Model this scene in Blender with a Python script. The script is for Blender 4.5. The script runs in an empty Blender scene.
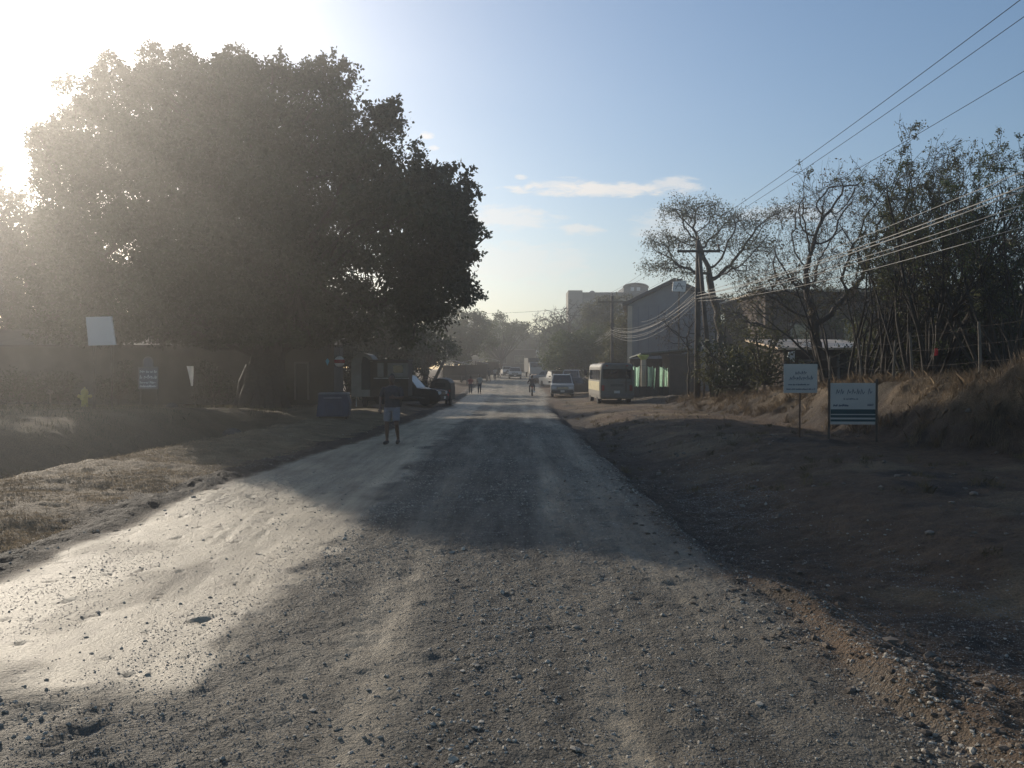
import bpy, bmesh, math, random
import numpy as np
from mathutils import Vector, Matrix

SC = bpy.context.scene
COL = SC.collection
F = 835.0            # focal length in pixels of the 1024 px wide picture
CAMZ = 1.9
HOR = 368.0
SUN_AZ, SUN_EL = math.radians(-36.0), math.radians(20.0)
rnd = random.Random(7)

# ------------------------------------------------------------------ noise
def _hash(ix, iy, seed):
    with np.errstate(over='ignore'):
        h = (ix.astype(np.int64) * 374761393 + iy.astype(np.int64) * 668265263 + seed * 974711) & 0xffffffff
        h = ((h ^ (h >> 13)) * 1274126177) & 0xffffffff
        h = h ^ (h >> 16)
    return (h & 0xffff) / 65535.0

def vnoise(x, y, seed=0):
    x = np.asarray(x, float); y = np.asarray(y, float)
    ix = np.floor(x); iy = np.floor(y)
    fx = x - ix; fy = y - iy
    ux = fx * fx * fx * (fx * (fx * 6 - 15) + 10); uy = fy * fy * fy * (fy * (fy * 6 - 15) + 10)
    a = _hash(ix, iy, seed); b = _hash(ix + 1, iy, seed); c = _hash(ix, iy + 1, seed); d = _hash(ix + 1, iy + 1, seed)
    return (a * (1 - ux) + b * ux) * (1 - uy) + (c * (1 - ux) + d * ux) * uy

def fbm(x, y, o=4, seed=0, gain=0.5):
    s = 0; a = 1.0; t = 0
    for i in range(o):
        s = s + a * (vnoise(x, y, seed + i * 17) - 0.5); t += a
        x = x * 2.03 + 5.1; y = y * 2.03 + 1.7; a *= gain
    return s / t * 2

def ss(a, b, t):
    t = np.clip((t - a) / (b - a), 0, 1)
    return t * t * (3 - 2 * t)

# ------------------------------------------------------------------ terrain
def zc(Y):
    return -0.42 * ss(20, 58, Y) + 1.0 * ss(76, 122, Y) + 0.4 * ss(120, 170, Y)
def roadL(Y):
    return np.interp(Y, [-20, 5, 8, 12, 15, 18, 24, 50, 78, 200, 900], [-4.4, -4.4, -4.55, -4.78, -4.6, -4.25, -3.75, -3.6, -3.95, -4.2, -4.2])
def roadR(Y):
    return np.interp(Y, [-20, 3, 5, 7, 9, 30, 48, 75, 200, 900], [2.15, 2.12, 2.1, 2.05, 1.88, 1.8, 2.05, 3.1, 3.3, 3.3])
def hbank(Y):
    return np.interp(Y, [0, 15, 17, 22, 30, 42, 50, 62, 500], [1.75, 1.78, 1.8, 1.4, .98, .55, .35, .12, 0.0])

def bankdist(X, Y):
    xb = np.interp(Y, [0, 11, 13, 15.5, 18, 25, 45, 60], [12.4, 11.8, 10.8, 9.4, 8.8, 8.6, 8.2, 8.2])
    return X - xb - .35 * fbm(Y * .45, X * .3, 3, 71)

def trackmask(X, Y):
    wob = .16 * fbm(Y * .18, X * 0 + 2.2, 2, 141)
    t = np.exp(-((X + .95 + wob) / .24) ** 2) + np.exp(-((X - .62 + wob) / .22) ** 2) + .6 * np.exp(-((X + 2.6 + wob) / .3) ** 2)
    return np.clip(t * (.62 + 1.1 * fbm(X * 1.6, Y * .35, 4, 143)), 0, 1)

def H(X, Y, fine=True):
    X = np.asarray(X, float); Y = np.asarray(Y, float)
    en = fbm(Y * 0.9, X * 0 + 3.3, 3, 5) * 0.14
    L = roadL(Y) + en; R = roadR(Y) + fbm(Y * 0.8, X * 0 + 9.1, 3, 6) * 0.15
    z = zc(Y)
    z = z + 0.035 * fbm(X * .35, Y * .25, 2, 11)
    tr = X - R; tl = L - X
    # right verge : ditch, lot, bank
    dep = np.interp(Y, [3, 6, 9, 13, 40, 60], [.0, .08, .26, .36, .34, .0])
    z = z - dep * ss(-.05, .55, tr) * (1 - ss(.9, 3.2, tr))
    z = z + .10 * ss(.1, .3, tr) * (1 - ss(.3, .8, tr)) * (1 - ss(7, 9, Y))
    z = z + 0.14 * ss(1.8, 4.5, tr)
    bu = bankdist(X, Y)
    z = z + hbank(Y) * ss(-.1, 1.9, bu) * (1 + .20 * fbm(X * .45, Y * .45, 3, 21))
    z = z + .16 * ss(-.1, .8, bu) * fbm(X * 1.3, Y * 1.3, 4, 23) - .22 * ss(0, .6, bu) * (1 - ss(1.2, 2.2, bu)) * np.abs(fbm(X * .8, Y * 1.6, 3, 25))
    # left verge
    z = z + (0.05 + .06 * fbm(X * 3.5, Y * 3.5, 3, 97)) * ss(.02, .25, tl) * (1 - ss(.3, .9, tl))
    z = z + 0.20 * ss(.4, 3.0, tl)
    win = ss(9.5, 13, Y) * (1 - ss(30, 36, Y))
    z = z - 1.0 * win * (ss(3.1, 4.3, tl) - ss(6.0, 9.0, tl))
    z = z + .30 * ss(6, 10, tl) * (1 - ss(30, 40, Y))
    off = np.maximum(ss(.0, .5, tr), ss(.0, .5, tl))
    z = z + off * (0.09 * fbm(X * .8, Y * .8, 4, 31) + .035 * fbm(X * 3.1, Y * 3.1, 3, 33) * (1 - ss(30, 60, Y)))
    z = z + off * .05 * np.abs(fbm(X * .5 + Y * .22, Y * .5 - X * .5, 3, 35)) * ss(2, 4, tr)
    if fine:
        near = 1 - ss(16, 40, Y)
        smooth = ss(-1.74, -2.16, X + .35 * fbm(X * .8, Y * .8, 3, 41) + .22 * fbm(X * 4, Y * 2.2, 3, 42)) * ss(4.1, 5.5, Y + .8 * fbm(X * 1.1, Y * .7, 4, 44) + .3 * fbm(X * 4, Y * 4, 3, 45)) * (1 - off)
        rough = (1 - smooth)
        pit = np.clip(fbm(X * 3.1, Y * 3.1, 3, 51) - .12, 0, 1)
        lowpit = ss(5.2, 4.2, Y) * ss(-1.0, -2.2, X)
        z = z + near * (rough * (.024 * fbm(X * 5, Y * 5, 4, 61, .72) + .013 * np.abs(fbm(X * 9, Y * 9, 3, 62))) + smooth * .007 * fbm(X * 2.6, Y * 2.6, 3, 63)
                        - (0.035 * rough + .06 * lowpit) * pit * (1 - off) - off * .015 * fbm(X * 6, Y * 6, 3, 66))
        # tyre tracks along the road: long ruts
        z = z - .018 * near * (1 - off) * (1 - smooth) * np.clip(fbm(X * 1.6, Y * .12, 2, 81), 0, 1)
        z = z - .016 * near * (1 - off) * trackmask(X, Y)
        # scraped marks and small holes in the smooth lane
        mk = np.clip(fbm((X + .10 * Y) * 7, (Y - .1 * X) * .8, 3, 85) - .36, 0, .5)
        z = z - .022 * smooth * mk
        hole = np.clip(fbm(X * 2.6 + .3 * fbm(X * 9, Y * 9, 2, 93), Y * 2.2 + .3 * fbm(X * 9, Y * 9, 2, 94), 3, 91) - .64, 0, .2)
        z = z - .30 * smooth * hole
        z = z - .10 * smooth * np.clip(fbm(X * 8, Y * 7, 2, 95) - .62, 0, .2)
    return z

def gz(X, Y):
    return float(H(np.array([X]), np.array([Y]))[0])

def PX(px, d): return (px - 512.0) / F * d
def PZ(py, d): return CAMZ - (py - HOR) / F * d

# ------------------------------------------------------------------ materials
MATS = {}
def nodes_of(m):
    m.use_nodes = True
    nt = m.node_tree
    return nt, nt.nodes, nt.links

def mat(name, col, rough=.7, var=.18, scale=6.0, bump=.0, metal=0.0, spec=.4, dirt=None, dirt_amt=.4, trans=0.0, bscale=None):
    if name in MATS: return MATS[name]
    m = bpy.data.materials.new(name); nt, N, Lk = nodes_of(m)
    b = N['Principled BSDF']
    tc = N.new('ShaderNodeTexCoord')
    no = N.new('ShaderNodeTexNoise'); no.inputs['Scale'].default_value = scale; no.inputs['Detail'].default_value = 6
    Lk.new(tc.outputs['Object'], no.inputs['Vector'])
    r = N.new('ShaderNodeValToRGB')
    c = col
    r.color_ramp.elements[0].position = .3; r.color_ramp.elements[1].position = .7
    r.color_ramp.elements[0].color = (c[0] * (1 - var), c[1] * (1 - var), c[2] * (1 - var), 1)
    r.color_ramp.elements[1].color = (min(1, c[0] * (1 + var)), min(1, c[1] * (1 + var)), min(1, c[2] * (1 + var)), 1)
    Lk.new(no.outputs['Fac'], r.inputs['Fac'])
    out = r.outputs['Color']
    if dirt:
        n2 = N.new('ShaderNodeTexNoise'); n2.inputs['Scale'].default_value = scale * .35; n2.inputs['Detail'].default_value = 8; n2.inputs['Roughness'].default_value = .65
        Lk.new(tc.outputs['Object'], n2.inputs['Vector'])
        mr = N.new('ShaderNodeMapRange'); mr.inputs['From Min'].default_value = .42; mr.inputs['From Max'].default_value = .68; mr.inputs['To Max'].default_value = dirt_amt
        Lk.new(n2.outputs['Fac'], mr.inputs['Value'])
        mx = N.new('ShaderNodeMix'); mx.data_type = 'RGBA'
        Lk.new(mr.outputs['Result'], mx.inputs['Factor']); Lk.new(out, mx.inputs['A']); mx.inputs['B'].default_value = (*dirt, 1)
        out = mx.outputs['Result']
    Lk.new(out, b.inputs['Base Color'])
    b.inputs['Roughness'].default_value = rough; b.inputs['Metallic'].default_value = metal
    b.inputs['Specular IOR Level'].default_value = spec
    if bump:
        bp = N.new('ShaderNodeBump'); bp.inputs['Strength'].default_value = bump; bp.inputs['Distance'].default_value = .02
        nb = no
        if bscale:
            nb = N.new('ShaderNodeTexNoise'); nb.inputs['Scale'].default_value = bscale; nb.inputs['Detail'].default_value = 5
            Lk.new(tc.outputs['Object'], nb.inputs['Vector'])
        Lk.new(nb.outputs['Fac'], bp.inputs['Height']); Lk.new(bp.outputs['Normal'], b.inputs['Normal'])
    if trans:
        tb = N.new('ShaderNodeBsdfTranslucent'); Lk.new(out, tb.inputs['Color'])
        mxs = N.new('ShaderNodeMixShader'); mxs.inputs[0].default_value = trans
        Lk.new(b.outputs[0], mxs.inputs[1]); Lk.new(tb.outputs[0], mxs.inputs[2])
        Lk.new(mxs.outputs[0], N['Material Output'].inputs['Surface'])
    MATS[name] = m
    return m

def ground_material():
    m = bpy.data.materials.new('earth_and_gravel'); nt, N, Lk = nodes_of(m)
    b = N['Principled BSDF']
    at = N.new('ShaderNodeAttribute'); at.attribute_name = 'cover'
    sep = N.new('ShaderNodeSeparateColor'); Lk.new(at.outputs['Color'], sep.inputs['Color'])
    tc = N.new('ShaderNodeTexCoord')
    def noise(sc, det=6, ro=.6, vec=None):
        n = N.new('ShaderNodeTexNoise'); n.inputs['Scale'].default_value = sc; n.inputs['Detail'].default_value = det; n.inputs['Roughness'].default_value = ro
        Lk.new(vec if vec else tc.outputs['Object'], n.inputs['Vector']); return n
    def ramp(src, pts):
        r = N.new('ShaderNodeValToRGB')
        while len(r.color_ramp.elements) < len(pts): r.color_ramp.elements.new(.5)
        for e, (p, c) in zip(r.color_ramp.elements, pts): e.position = p; e.color = (*c, 1)
        Lk.new(src, r.inputs['Fac']); return r.outputs['Color']
    def mix(f, a, bb, mode='MIX'):
        x = N.new('ShaderNodeMix'); x.data_type = 'RGBA'; x.blend_type = mode
        if isinstance(f, float): x.inputs['Factor'].default_value = f
        else: Lk.new(f, x.inputs['Factor'])
        Lk.new(a, x.inputs['A'])
        if isinstance(bb, tuple): x.inputs['B'].default_value = (*bb, 1)
        else: Lk.new(bb, x.inputs['B'])
        return x.outputs['Result']
    mp = N.new('ShaderNodeMapping'); mp.inputs['Scale'].default_value = (1.7, .15, 1.0); Lk.new(tc.outputs['Object'], mp.inputs['Vector'])
    n_f = noise(38, 8, .7); n_m = noise(5.0, 6, .62); n_l = noise(.7, 5); n_str = noise(2.2, 9, .72, mp.outputs['Vector'])
    rough_c = ramp(n_f.outputs['Fac'], [(.30, (0.0580, 0.0513, 0.0395)), (.50, (0.1300, 0.1133, 0.0891)), (.72, (0.2507, 0.2189, 0.1717))])
    rough_c = mix(.66, rough_c, ramp(n_str.outputs['Fac'], [(.40, (0.0749, 0.0679, 0.0540)), (.60, (0.2299, 0.2070, 0.1646))]))
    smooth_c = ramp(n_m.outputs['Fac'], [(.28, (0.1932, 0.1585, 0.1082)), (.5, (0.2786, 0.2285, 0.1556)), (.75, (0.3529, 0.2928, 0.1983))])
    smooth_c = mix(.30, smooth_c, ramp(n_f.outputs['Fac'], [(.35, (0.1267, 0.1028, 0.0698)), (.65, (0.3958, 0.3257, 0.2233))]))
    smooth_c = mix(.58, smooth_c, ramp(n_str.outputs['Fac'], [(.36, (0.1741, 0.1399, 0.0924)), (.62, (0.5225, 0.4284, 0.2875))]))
    dirt_c = ramp(n_m.outputs['Fac'], [(.25, (0.0573, 0.0332, 0.0167)), (.5, (0.1431, 0.0843, 0.0421)), (.75, (0.2504, 0.1507, 0.0776))])
    dirt_c = mix(.45, dirt_c, ramp(n_f.outputs['Fac'], [(.35, (0.0429, 0.0268, 0.0144)), (.68, (0.2218, 0.1379, 0.0731))]))
    straw_c = ramp(n_f.outputs['Fac'], [(.30, (0.0976, 0.0708, 0.0400)), (.5, (0.2245, 0.1610, 0.0875)), (.7, (0.3709, 0.2782, 0.1650))])
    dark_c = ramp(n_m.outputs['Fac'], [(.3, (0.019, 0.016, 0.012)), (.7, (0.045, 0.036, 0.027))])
    c = mix(sep.outputs['Red'], dirt_c, rough_c)
    c = mix(sep.outputs['Green'], c, straw_c)
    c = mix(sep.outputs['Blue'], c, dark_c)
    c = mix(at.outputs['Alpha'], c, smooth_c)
    lm = N.new('ShaderNodeMapRange'); lm.inputs['From Min'].default_value = .3; lm.inputs['From Max'].default_value = .7; lm.inputs['To Min'].default_value = .78; lm.inputs['To Max'].default_value = 1.18
    Lk.new(n_l.outputs['Fac'], lm.inputs['Value'])
    cm = N.new('ShaderNodeVectorMath'); cm.operation = 'SCALE'; Lk.new(c, cm.inputs[0]); Lk.new(lm.outputs['Result'], cm.inputs['Scale'])
    Lk.new(cm.outputs[0], b.inputs['Base Color'])
    rr = N.new('ShaderNodeMapRange'); rr.inputs['To Min'].default_value = .80; rr.inputs['To Max'].default_value = .56
    Lk.new(at.outputs['Alpha'], rr.inputs['Value']); Lk.new(rr.outputs['Result'], b.inputs['Roughness'])
    b.inputs['Specular IOR Level'].default_value = .40
    b1 = N.new('ShaderNodeBump'); b1.inputs['Strength'].default_value = .55; b1.inputs['Distance'].default_value = .07
    vo = N.new('ShaderNodeTexVoronoi'); vo.inputs['Scale'].default_value = 26; Lk.new(tc.outputs['Object'], vo.inputs['Vector'])
    ad = N.new('ShaderNodeMath'); ad.operation = 'SUBTRACT'; Lk.new(n_f.outputs['Fac'], ad.inputs[0])
    ml = N.new('ShaderNodeMath'); ml.operation = 'MULTIPLY'; ml.inputs[1].default_value = .6; Lk.new(vo.outputs['Distance'], ml.inputs[0]); mq = N.new('ShaderNodeMath'); mq.operation = 'MULTIPLY'; Lk.new(ml.outputs[0], mq.inputs[0]); Lk.new(mq.outputs[0], ad.inputs[1])
    iv = N.new('ShaderNodeMath'); iv.operation = 'MULTIPLY_ADD'; iv.inputs[1].default_value = -.9; iv.inputs[2].default_value = 1.0; Lk.new(at.outputs['Alpha'], iv.inputs[0])
    st = N.new('ShaderNodeMapRange'); st.inputs['To Min'].default_value = 1.0; st.inputs['To Max'].default_value = .38
    Lk.new(at.outputs['Alpha'], st.inputs['Value']); Lk.new(st.outputs['Result'], b1.inputs['Strength'])
    v2 = N.new('ShaderNodeTexVoronoi'); v2.inputs['Scale'].default_value = 62; Lk.new(tc.outputs['Object'], v2.inputs['Vector'])
    m2 = N.new('ShaderNodeMath'); m2.operation = 'MULTIPLY'; m2.inputs[1].default_value = -.45; Lk.new(v2.outputs['Distance'], m2.inputs[0])
    m3 = N.new('ShaderNodeMath'); m3.operation = 'MULTIPLY'; Lk.new(m2.outputs[0], m3.inputs[0]); Lk.new(iv.outputs[0], m3.inputs[1]); Lk.new(iv.outputs[0], mq.inputs[1])
    a2 = N.new('ShaderNodeMath'); a2.operation = 'ADD'; Lk.new(ad.outputs[0], a2.inputs[0]); Lk.new(m3.outputs[0], a2.inputs[1])
    Lk.new(a2.outputs[0], b1.inputs['Height']); Lk.new(b1.outputs['Normal'], b.inputs['Normal'])
    return m

# ------------------------------------------------------------------ mesh builder
class MB:
    def __init__(s): s.v = []; s.f = []
    def add(s, vs, fs):
        o = len(s.v); s.v += [tuple(p) for p in vs]; s.f += [tuple(i + o for i in f) for f in fs]; return s
    def box(s, c, d, rot=None):
        x, y, z = d[0] / 2, d[1] / 2, d[2] / 2
        vs = [Vector((a * x, b * y, e * z)) for a in (-1, 1) for b in (-1, 1) for e in (-1, 1)]
        if rot is not None: vs = [rot @ v for v in vs]
        vs = [v + Vector(c) for v in vs]
        return s.add(vs, [(0, 1, 3, 2), (4, 6, 7, 5), (0, 4, 5, 1), (2, 3, 7, 6), (0, 2, 6, 4), (1, 5, 7, 3)])
    def tube(s, pts, rad, n=8, caps=True):
        pts = [Vector(p) for p in pts]
        if not isinstance(rad, (list, tuple)): rad = [rad] * len(pts)
        vs = []; fs = []; up = None
        for i, p in enumerate(pts):
            t = (pts[min(i + 1, len(pts) - 1)] - pts[max(i - 1, 0)]).normalized()
            if up is None: up = Vector((0, 0, 1)) if abs(t.z) < .9 else Vector((1, 0, 0))
            a = t.cross(up).normalized(); bq = a.cross(t).normalized(); up = bq
            for k in range(n):
                an = 2 * math.pi * k / n
                vs.append(p + (a * math.cos(an) + bq * math.sin(an)) * rad[i])
        for i in range(len(pts) - 1):
            for k in range(n):
                k2 = (k + 1) % n
                fs.append((i * n + k, i * n + k2, (i + 1) * n + k2, (i + 1) * n + k))
        if caps:
            fs.append(tuple(range(n))[::-1]); fs.append(tuple((len(pts) - 1) * n + k for k in range(n)))
        return s.add(vs, fs)
    def ell(s, c, r, nu=14, nv=9, rot=None):
        vs = [(0, 0, -1)]; 
        for j in range(1, nv):
            th = math.pi * j / nv - math.pi / 2
            for i in range(nu):
                ph = 2 * math.pi * i / nu
                vs.append((math.cos(th) * math.cos(ph), math.cos(th) * math.sin(ph), math.sin(th)))
        vs.append((0, 0, 1)); fs = []
        for i in range(nu): fs.append((0, 1 + (i + 1) % nu, 1 + i))
        for j in range(nv - 2):
            for i in range(nu):
                a = 1 + j * nu + i; b2 = 1 + j * nu + (i + 1) % nu
                fs.append((a, b2, b2 + nu, a + nu))
        top = len(vs) - 1; o = 1 + (nv - 2) * nu
        for i in range(nu): fs.append((top, o + i, o + (i + 1) % nu))
        out = []
        for v in vs:
            w = Vector((v[0] * r[0], v[1] * r[1], v[2] * r[2]))
            if rot is not None: w = rot @ w
            out.append(w + Vector(c))
        return s.add(out, fs)
    def lathe(s, prof, c=(0, 0, 0), n=16, axis='Z'):
        vs = []; fs = []
        for (r, h) in prof:
            for k in range(n):
                a = 2 * math.pi * k / n
                p = (r * math.cos(a), r * math.sin(a), h)
                if axis == 'X': p = (h, r * math.cos(a), r * math.sin(a))
                if axis == 'Y': p = (r * math.cos(a), h, r * math.sin(a))
                vs.append((p[0] + c[0], p[1] + c[1], p[2] + c[2]))
        m = len(prof)
        for i in range(m - 1):
            for k in range(n):
                k2 = (k + 1) % n
                fs.append((i * n + k, i * n + k2, (i + 1) * n + k2, (i + 1) * n + k))
        fs.append(tuple(range(n))[::-1]); fs.append(tuple((m - 1) * n + k for k in range(n)))
        return s.add(vs, fs)
    def prism(s, prof, a0, a1, axis='X', taper=None):
        """profile of (u, w): axis X -> (x, u, w); axis Y -> (u, y, w)"""
        n = len(prof); vs = []
        for a in (a0, a1):
            for (u, w) in prof:
                vs.append((a, u, w) if axis == 'X' else ((u, a, w) if axis == 'Y' else (u, w, a)))
        fs = [tuple(range(n))[::-1], tuple(n + k for k in range(n))]
        for k in range(n): fs.append((k, (k + 1) % n, n + (k + 1) % n, n + k))
        return s.add(vs, fs)
    def loft(s, rings, close=True):
        n = len(rings[0]); vs = [p for r in rings for p in r]; fs = []
        for i in range(len(rings) - 1):
            for k in range(n): fs.append((i * n + k, i * n + (k + 1) % n, (i + 1) * n + (k + 1) % n, (i + 1) * n + k))
        if close: fs.append(tuple(range(n))[::-1]); fs.append(tuple((len(rings) - 1) * n + k for k in range(n)))
        return s.add(vs, fs)
    def quad(s, a, b, c, d): return s.add([a, b, c, d], [(0, 1, 2, 3)])
    def mesh(s, name, bevel=0, seg=2, smooth=False, recalc=True, angle=.6):
        bm = bmesh.new()
        vv = [bm.verts.new(p) for p in s.v]
        for f in s.f:
            try: bm.faces.new([vv[i] for i in f])
            except ValueError: pass
        if recalc: bmesh.ops.recalc_face_normals(bm, faces=bm.faces)
        if bevel:
            es = [e for e in bm.edges if len(e.link_faces) == 2 and e.calc_face_angle(0) > angle]
            bmesh.ops.bevel(bm, geom=es, offset=bevel, segments=seg, affect='EDGES', clamp_overlap=True)
        if smooth:
            for f in bm.faces: f.smooth = True
        me = bpy.data.meshes.new(name); bm.to_mesh(me); bm.free()
        return me

def link(name, me, m=None, parent=None, loc=None):
    o = bpy.data.objects.new(name, me); COL.objects.link(o)
    if m is not None and len(me.materials) == 0: me.materials.append(m)
    if parent is not None: o.parent = parent
    if loc is not None: o.location = loc
    return o

def part(name, mb, m, parent=None, bevel=0, smooth=False, seg=2, label=None, recalc=True):
    o = link(name, mb.mesh(name, bevel, seg, smooth, recalc), m, parent)
    if label: o['label'] = label
    return o

def tag(o, label=None, cat=None, group=None, kind=None):
    if label: o['label'] = label
    if cat: o['category'] = cat
    if group: o['group'] = group
    if kind: o['kind'] = kind
    return o

def thing(name, label, cat, loc=(0, 0, 0), rz=0.0, group=None):
    o = bpy.data.objects.new(name, None); COL.objects.link(o); o.empty_display_size = .3
    o.location = loc; o.rotation_euler = (0, 0, rz)
    return tag(o, label, cat, group)

def fast_mesh(name, V, Fq, smooth=False):
    """V (n,3) array, Fq (m,k) array of equal-sided faces"""
    me = bpy.data.meshes.new(name)
    V = np.ascontiguousarray(V, np.float32); Fq = np.ascontiguousarray(Fq, np.int32)
    k = Fq.shape[1]
    me.vertices.add(len(V)); me.vertices.foreach_set('co', V.ravel())
    me.loops.add(Fq.size); me.loops.foreach_set('vertex_index', Fq.ravel())
    me.polygons.add(len(Fq)); me.polygons.foreach_set('loop_start', np.arange(0, Fq.size, k, dtype=np.int32))
    me.polygons.foreach_set('use_smooth', np.full(len(Fq), smooth, dtype=bool))
    me.update(calc_edges=True)
    return me

# ------------------------------------------------------------------ world, sun, camera
def build_world():
    w = bpy.data.worlds.new('World'); SC.world = w; w.use_nodes = True
    nt = w.node_tree; N = nt.nodes; Lk = nt.links
    bg = N['Background']; bg.inputs['Strength'].default_value = SKY_STR
    sky = N.new('ShaderNodeTexSky'); sky.sky_type = 'NISHITA'; sky.sun_disc = False
    sky.sun_elevation = SUN_EL; sky.sun_rotation = SUN_AZ
    sky.air_density = 1.0; sky.dust_density = .7; sky.ozone_density = 1.6; sky.altitude = 50
    tc = N.new('ShaderNodeTexCoord'); sp = N.new('ShaderNodeSeparateXYZ'); Lk.new(tc.outputs['Generated'], sp.inputs[0])
    def M(op, a, b=None, c=None):
        n = N.new('ShaderNodeMath'); n.operation = op
        for i, x in enumerate((a, b, c)):
            if x is None: continue
            if isinstance(x, (int, float)): n.inputs[i].default_value = x
            else: Lk.new(x, n.inputs[i])
        return n.outputs[0]
    yy = M('MAXIMUM', sp.outputs['Y'], .05)
    u = M('DIVIDE', sp.outputs['X'], yy); v = M('DIVIDE', sp.outputs['Z'], yy)
    cb = N.new('ShaderNodeCombineXYZ'); Lk.new(u, cb.inputs[0]); Lk.new(v, cb.inputs[1])
    mp = N.new('ShaderNodeMapping'); mp.inputs['Scale'].default_value = (1, 3.4, 1); Lk.new(cb.outputs[0], mp.inputs[0])
    no = N.new('ShaderNodeTexNoise'); no.inputs['Scale'].default_value = 34; no.inputs['Detail'].default_value = 8; no.inputs['Roughness'].default_value = .62
    no.inputs['Distortion'].default_value = .4
    Lk.new(mp.outputs[0], no.inputs['Vector'])
    # thin streaks of cloud low over the far end of the road
    cl = [(600, 190, 92, 8, .95), (565, 187, 40, 8, .6), (676, 187, 28, 10, .7), (521, 178, 7, 3, .6), (505, 219, 58, 13, .55), (582, 230, 24, 6, .6), (427, 137, 9, 4, .8), (434, 149, 6, 3, .6),
          (668, 228, 40, 22, .4), (790, 214, 60, 10, .4), (515, 262, 90, 22, .35)]
    tot = None
    for (px, py, ax, ay, amp) in cl:
        du = M('DIVIDE', M('SUBTRACT', u, (px - 512) / F), ax / F); dv = M('DIVIDE', M('SUBTRACT', v, (HOR - py) / F), ay / F)
        e = M('SUBTRACT', 1.0, M('ADD', M('MULTIPLY', du, du), M('MULTIPLY', dv, dv)))
        e = M('ADD', e, M('MULTIPLY', M('SUBTRACT', no.outputs['Fac'], .50), 3.4))
        mr = N.new('ShaderNodeMapRange'); mr.interpolation_type = 'SMOOTHSTEP'; Lk.new(e, mr.inputs['Value']); mr.inputs['From Min'].default_value = -.25; mr.inputs['From Max'].default_value = 1.0; mr.inputs['To Max'].default_value = amp
        # keep noise from spreading the cloud far outside its own ellipse
        tot = mr.outputs['Result'] if tot is None else M('MAXIMUM', tot, mr.outputs['Result'])
    front = M('GREATER_THAN', sp.outputs['Y'], .05)
    tot = M('MULTIPLY', tot, front)
    mx = N.new('ShaderNodeMix'); mx.data_type = 'RGBA'
    hs = N.new('ShaderNodeHueSaturation'); hs.inputs['Saturation'].default_value = 1.16; Lk.new(sky.outputs[0], hs.inputs['Color'])
    Lk.new(tot, mx.inputs['Factor']); Lk.new(hs.outputs[0], mx.inputs['A']); mx.inputs['B'].default_value = (CLOUD * 1.0, CLOUD * .96, CLOUD * .92, 1)
    Lk.new(mx.outputs['Result'], bg.inputs['Color'])

SKY_STR = 0.125
CLOUD = 7.5
build_world()
ls = bpy.data.lights.new('sun', 'SUN'); ls.energy = 5.0; ls.angle = math.radians(.53); ls.color = (1.0, .89, .74)
sun = bpy.data.objects.new('sun', ls); COL.objects.link(sun)
sd = Vector((math.sin(SUN_AZ) * math.cos(SUN_EL), math.cos(SUN_AZ) * math.cos(SUN_EL), math.sin(SUN_EL)))
sun.rotation_euler = (-sd).to_track_quat('-Z', 'Y').to_euler(); sun.location = (-30, 40, 40)

cd = bpy.data.cameras.new('camera'); cam = bpy.data.objects.new('camera', cd); COL.objects.link(cam)
cd.sensor_width = 36; cd.lens = F / 1024 * 36; cd.clip_end = 5000; cd.clip_start = .1
cam.location = (0, 0, CAMZ + float(zc(0))); cam.rotation_euler = (math.radians(90) - math.atan(16 / F), 0, 0)
SC.camera = cam
SC.view_settings.view_transform = 'Standard'; SC.view_settings.look = 'None'; SC.view_settings.gamma = 1
SC.view_settings.exposure = 0.0
SC.cycles.use_denoising = True
SC.cycles.max_bounces = 6; SC.cycles.diffuse_bounces = 3; SC.cycles.glossy_bounces = 2; SC.cycles.transmission_bounces = 3; SC.cycles.volume_bounces = 0
SC.cycles.sample_clamp_indirect = 4

# haze volume, added to give the lens's veiling glare towards the sun
mh = bpy.data.materials.new('veil_air'); nt, N, Lk = nodes_of(mh)
for n in list(N):
    if n.type == 'BSDF_PRINCIPLED': N.remove(n)
pv = N.new('ShaderNodeVolumePrincipled'); pv.inputs['Color'].default_value = (.97, .96, .95, 1)
pv.inputs['Density'].default_value = .0024; pv.inputs['Anisotropy'].default_value = .77
Lk.new(pv.outputs[0], N['Material Output'].inputs['Volume'])
hz = part('haze', MB().box((0, 180, 18), (620, 520, 44)), mh); tag(hz, kind='stuff')
hz['label'] = 'thin haze added for the veiling glare towards the sun'

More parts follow.
